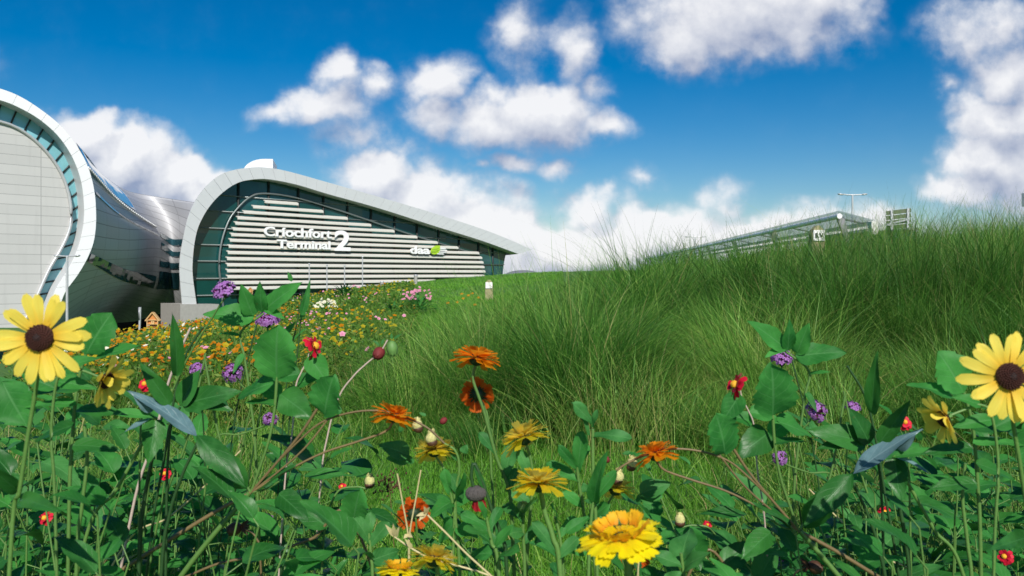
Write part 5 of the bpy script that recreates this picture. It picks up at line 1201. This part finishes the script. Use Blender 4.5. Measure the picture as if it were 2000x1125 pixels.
# ------------------------------------------------------------------ leafy undergrowth
def bushlet(x, y, h, name, lb, group, lm, lsz, n, sm='stem', prof='ovate', rise=.35):
    g = ground_at(x, y); T = thing(name, lb, 'leafy plant', (x, y, g), group); mb = MB(); ms = MB()
    k = rng.integers(2, 4)
    for s in range(k):
        a = rng.random()*6.28; tipp = V3(x+rng.normal(0, .15), y+rng.normal(0, .10), g+h*rng.uniform(.78, 1.0) if s else g+h)
        pth = smooth_path([V3(x+rng.normal(0, .015), y+rng.normal(0, .015), g-.02), V3((x+tipp[0])/2+rng.normal(0, .03), (y+tipp[1])/2, g+h*.5), tipp], 14)
        tube(ms, pth, .0022, .0011, raw=True, sides=6, r=rng.random())
        m = max(3, n//k)
        for i in range(m):
            f = 1-.72*(i/m)**1.1; p = np.array([np.interp(f, np.linspace(0, 1, 14), pth[:, c]) for c in range(3)])
            a = i*1.57+(0 if i % 2 else 3.14)+rng.normal(0, .5); e = rng.normal(rise, .3) if i else .9
            d = V3(np.cos(a)*np.cos(e), np.sin(a)*np.cos(e), np.sin(e)); pet = lsz*rng.uniform(.15, .4); L_ = lsz*rng.uniform(.6, 1.25)
            tube(ms, [p, p+d*pet], .0011, .0009, raw=True, sides=4)
            leaf(mb, p+d*pet, d, V3(0, -.25, 1), L_, L_*rng.uniform(.42, .62) if prof == 'ovate' else L_*.3, prof, nt=16, ns=6, serr=rng.choice([0, .10, .18]), nser=5, fold=rng.uniform(.05, .25), droop=rng.uniform(.3, 1.1), wav=.05)
    mb.build('foliage', lm, T); ms.build('stem', M[sm], T)
ORD = ['first', 'second', 'third', 'fourth', 'fifth', 'sixth', 'seventh', 'eighth', 'ninth', 'tenth', 'eleventh', 'twelfth', 'thirteenth', 'fourteenth', 'fifteenth', 'sixteenth', 'seventeenth', 'eighteenth', 'nineteenth', 'twentieth']
def undergrowth():
    def row(u0, u1, vt, d0, d1, n, name, lb, grp, lm, lsz, nl, **k):
        us = sorted(u0+(u1-u0)*(i+.5)/n+rng.normal(0, (u1-u0)/n*.35) for i in range(n))
        for i, u in enumerate(us):
            d = rng.uniform(d0, d1); v = vt(u)+rng.normal(0, 18)
            x = (u-1000)/FPX*d; g = ground_at(x, d); h = CAMZ+(VH-v)/FPX*d-g
            if h > .12: bushlet(x, d, h, name, lb+', '+ORD[i]+' from left', grp, lm[i % len(lm)], lsz*rng.uniform(.85, 1.15), nl, **k)
    LF = [M['leaf'], M['leafdark'], M['leafgray'], M['leaf'], M['leafdark']]
    vl = lambda u: np.interp(u, [-60, 60, 200, 330, 480, 620, 720], [760, 800, 850, 870, 930, 985, 1060])
    row(-60, 500, lambda u: vl(u)-45, 1.75, 2.3, 13, 'undergrowth_plant', 'broad-leaved plant in the tangle behind the left-hand flowers', 'leafy plants behind the left flowers', LF, .078, 22)
    row(-40, 640, vl, 1.25, 1.7, 17, 'undergrowth_plant', 'broad-leaved plant among the crossing stems at lower left', 'leafy plants at lower left', LF, .070, 24)
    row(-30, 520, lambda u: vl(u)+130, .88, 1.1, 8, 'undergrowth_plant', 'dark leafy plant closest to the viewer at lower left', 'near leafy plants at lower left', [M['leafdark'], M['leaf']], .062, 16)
    vr = lambda u: vl(2050-u)+75
    row(1540, 2110, lambda u: vr(u)-45, 1.75, 2.3, 13, 'undergrowth_plant', 'broad-leaved plant in the tangle behind the right-hand flowers', 'leafy plants behind the right flowers', LF, .078, 22)
    row(1400, 2090, vr, 1.25, 1.7, 17, 'undergrowth_plant', 'broad-leaved plant among the crossing stems at lower right', 'leafy plants at lower right', LF, .070, 24)
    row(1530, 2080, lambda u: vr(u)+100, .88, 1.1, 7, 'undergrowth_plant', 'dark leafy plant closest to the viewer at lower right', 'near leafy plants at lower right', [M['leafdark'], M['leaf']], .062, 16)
    row(600, 1420, lambda u: 1065, 1.25, 1.7, 13, 'undergrowth_plant', 'low leafy plant beneath the middle flowers at the bottom edge', 'low leafy plants in the middle', [M['leafgray'], M['leaf'], M['leafdark']], .075, 16, prof='oblong', rise=.6)
    # clumps in the meadow
    for (u, v, d, h, lb, mt, pm, fm) in ((818, 622, 16.5, .42, 'pink flowering clump at the edge of the bright lawn', 'leaf', 'ppink', 42), (770, 640, 15.5, .36, 'dark glossy leafed clump beside the pink flowering clump', 'leafdark', None, 0), (640, 636, 17, .36, 'cream flowering clump among yellow blooms in the meadow', 'leaf', 'pwhite', 46), (672, 588, 30, .55, 'dark green leafy clump high in the meadow below the louvres', 'leafdark', None, 0)):
        x = (u-1000)/FPX*d; g = ground_at(x, d); T = thing('meadow_clump', lb, 'plant', (x, d, g)); mb = MB(); s = d/16
        for i in range(70):
            a = rng.random()*6.28; e = rng.uniform(.2, 1.3); dd = V3(np.cos(a)*np.cos(e), np.sin(a)*np.cos(e), np.sin(e)); leaf(mb, V3(x, d, g+.05)+dd*h*rng.uniform(.1, .6)*V3(1.2, 1.2, 1), dd, V3(0, 0, 1), h*rng.uniform(.4, .7), h*.16, 'lance', nt=5, ns=2, droop=.7)
        mb.build('foliage', M[mt], T)
        if pm:
            mb = MB()
            for i in range(fm):
                a = rng.random()*6.28; q = math.sqrt(rng.random()); c = V3(x+h*.85*q*np.cos(a), d+h*.7*q*np.sin(a), g+h*(1.25-.5*q*q)+rng.normal(0, .03))
                petals(mb, c, (rng.normal(0, .4), -.7, .8), .032*s, [(6, 1, .6, 10, .3, 0)], 'petal', base=.1)
            mb.build('blossoms', M[pm], T)
undergrowth()
def loose_blooms():
    """single blooms one can tell apart at the near edge of the meadow and beside the lawn"""
    for nm, m_, lb, spots, grp in (
        ('orange_bloom', 'porange', 'small orange bloom between bright lawn and tall grass', [(875, 605, 17), (893, 600, 17), (905, 590, 18), (915, 582, 19), (922, 577, 20), (935, 585, 18), (928, 608, 16), (902, 577, 20)], 'orange blooms beside the lawn'),
        ('orange_bloom', 'porange', 'small orange bloom on a thin stem at the near edge of the meadow', [(330, 690, 12), (380, 700, 11.5), (420, 676, 13), (455, 690, 12), (520, 665, 14), (560, 680, 12), (590, 668, 13), (640, 655, 14), (665, 650, 15), (700, 640, 16), (300, 665, 14), (610, 645, 16), (545, 648, 15), (480, 650, 16)], 'orange blooms at the near meadow edge'),
        ('yellow_bloom', 'pgold', 'small yellow bloom on a thin stem at the near edge of the meadow', [(405, 660, 14), (440, 655, 15), (505, 655, 15), (580, 640, 16), (625, 665, 14), (345, 670, 14), (690, 622, 17), (715, 630, 16), (535, 690, 12), (660, 610, 19)], 'yellow blooms at the near meadow edge')):
        src = None
        for (u, v, d) in spots:
            c = P(u, v, d); g = ground_at(c[0], d); z = c[2]-g
            T = thing(nm, lb+(', '+ORD[sorted(spots).index((u, v, d))]+' from left' if 'lawn' in grp else ''), 'flower', (c[0], d, g), grp)
            if src is None:
                src = []; h0 = .4
                mb = MB(); petals(mb, np.asarray(ORG[T.name])+UP*0, (0, -.55, .8), .030, [(8, 1, .55, 8, .3, 0)], 'petal', base=.12); a = mb.build('flower_head', M[m_], T)
                mb = MB(); dome(mb, np.asarray(ORG[T.name]), (0, -.55, .8), .009, .006, 8); b = mb.build('flower_centre', M['centrey'], a)
                mb = MB(); tube(mb, [np.asarray(ORG[T.name])-UP*h0, np.asarray(ORG[T.name])], .003, .002, sides=4, n=4); s_ = mb.build('stem', M['stem'], T)
                src = [a, b, s_]
            else:
                a = src[0].copy(); b = src[1].copy(); s_ = src[2].copy()
                for o in (a, b, s_): COL.objects.link(o)
                a.parent = T; b.parent = a; s_.parent = T
            zz = max(.15, z); a.location = (0, 0, zz); s_.location = (0, 0, zz); a.scale = (d/14,)*3; s_.scale = (1, 1, max(1, zz/.4))
loose_blooms()
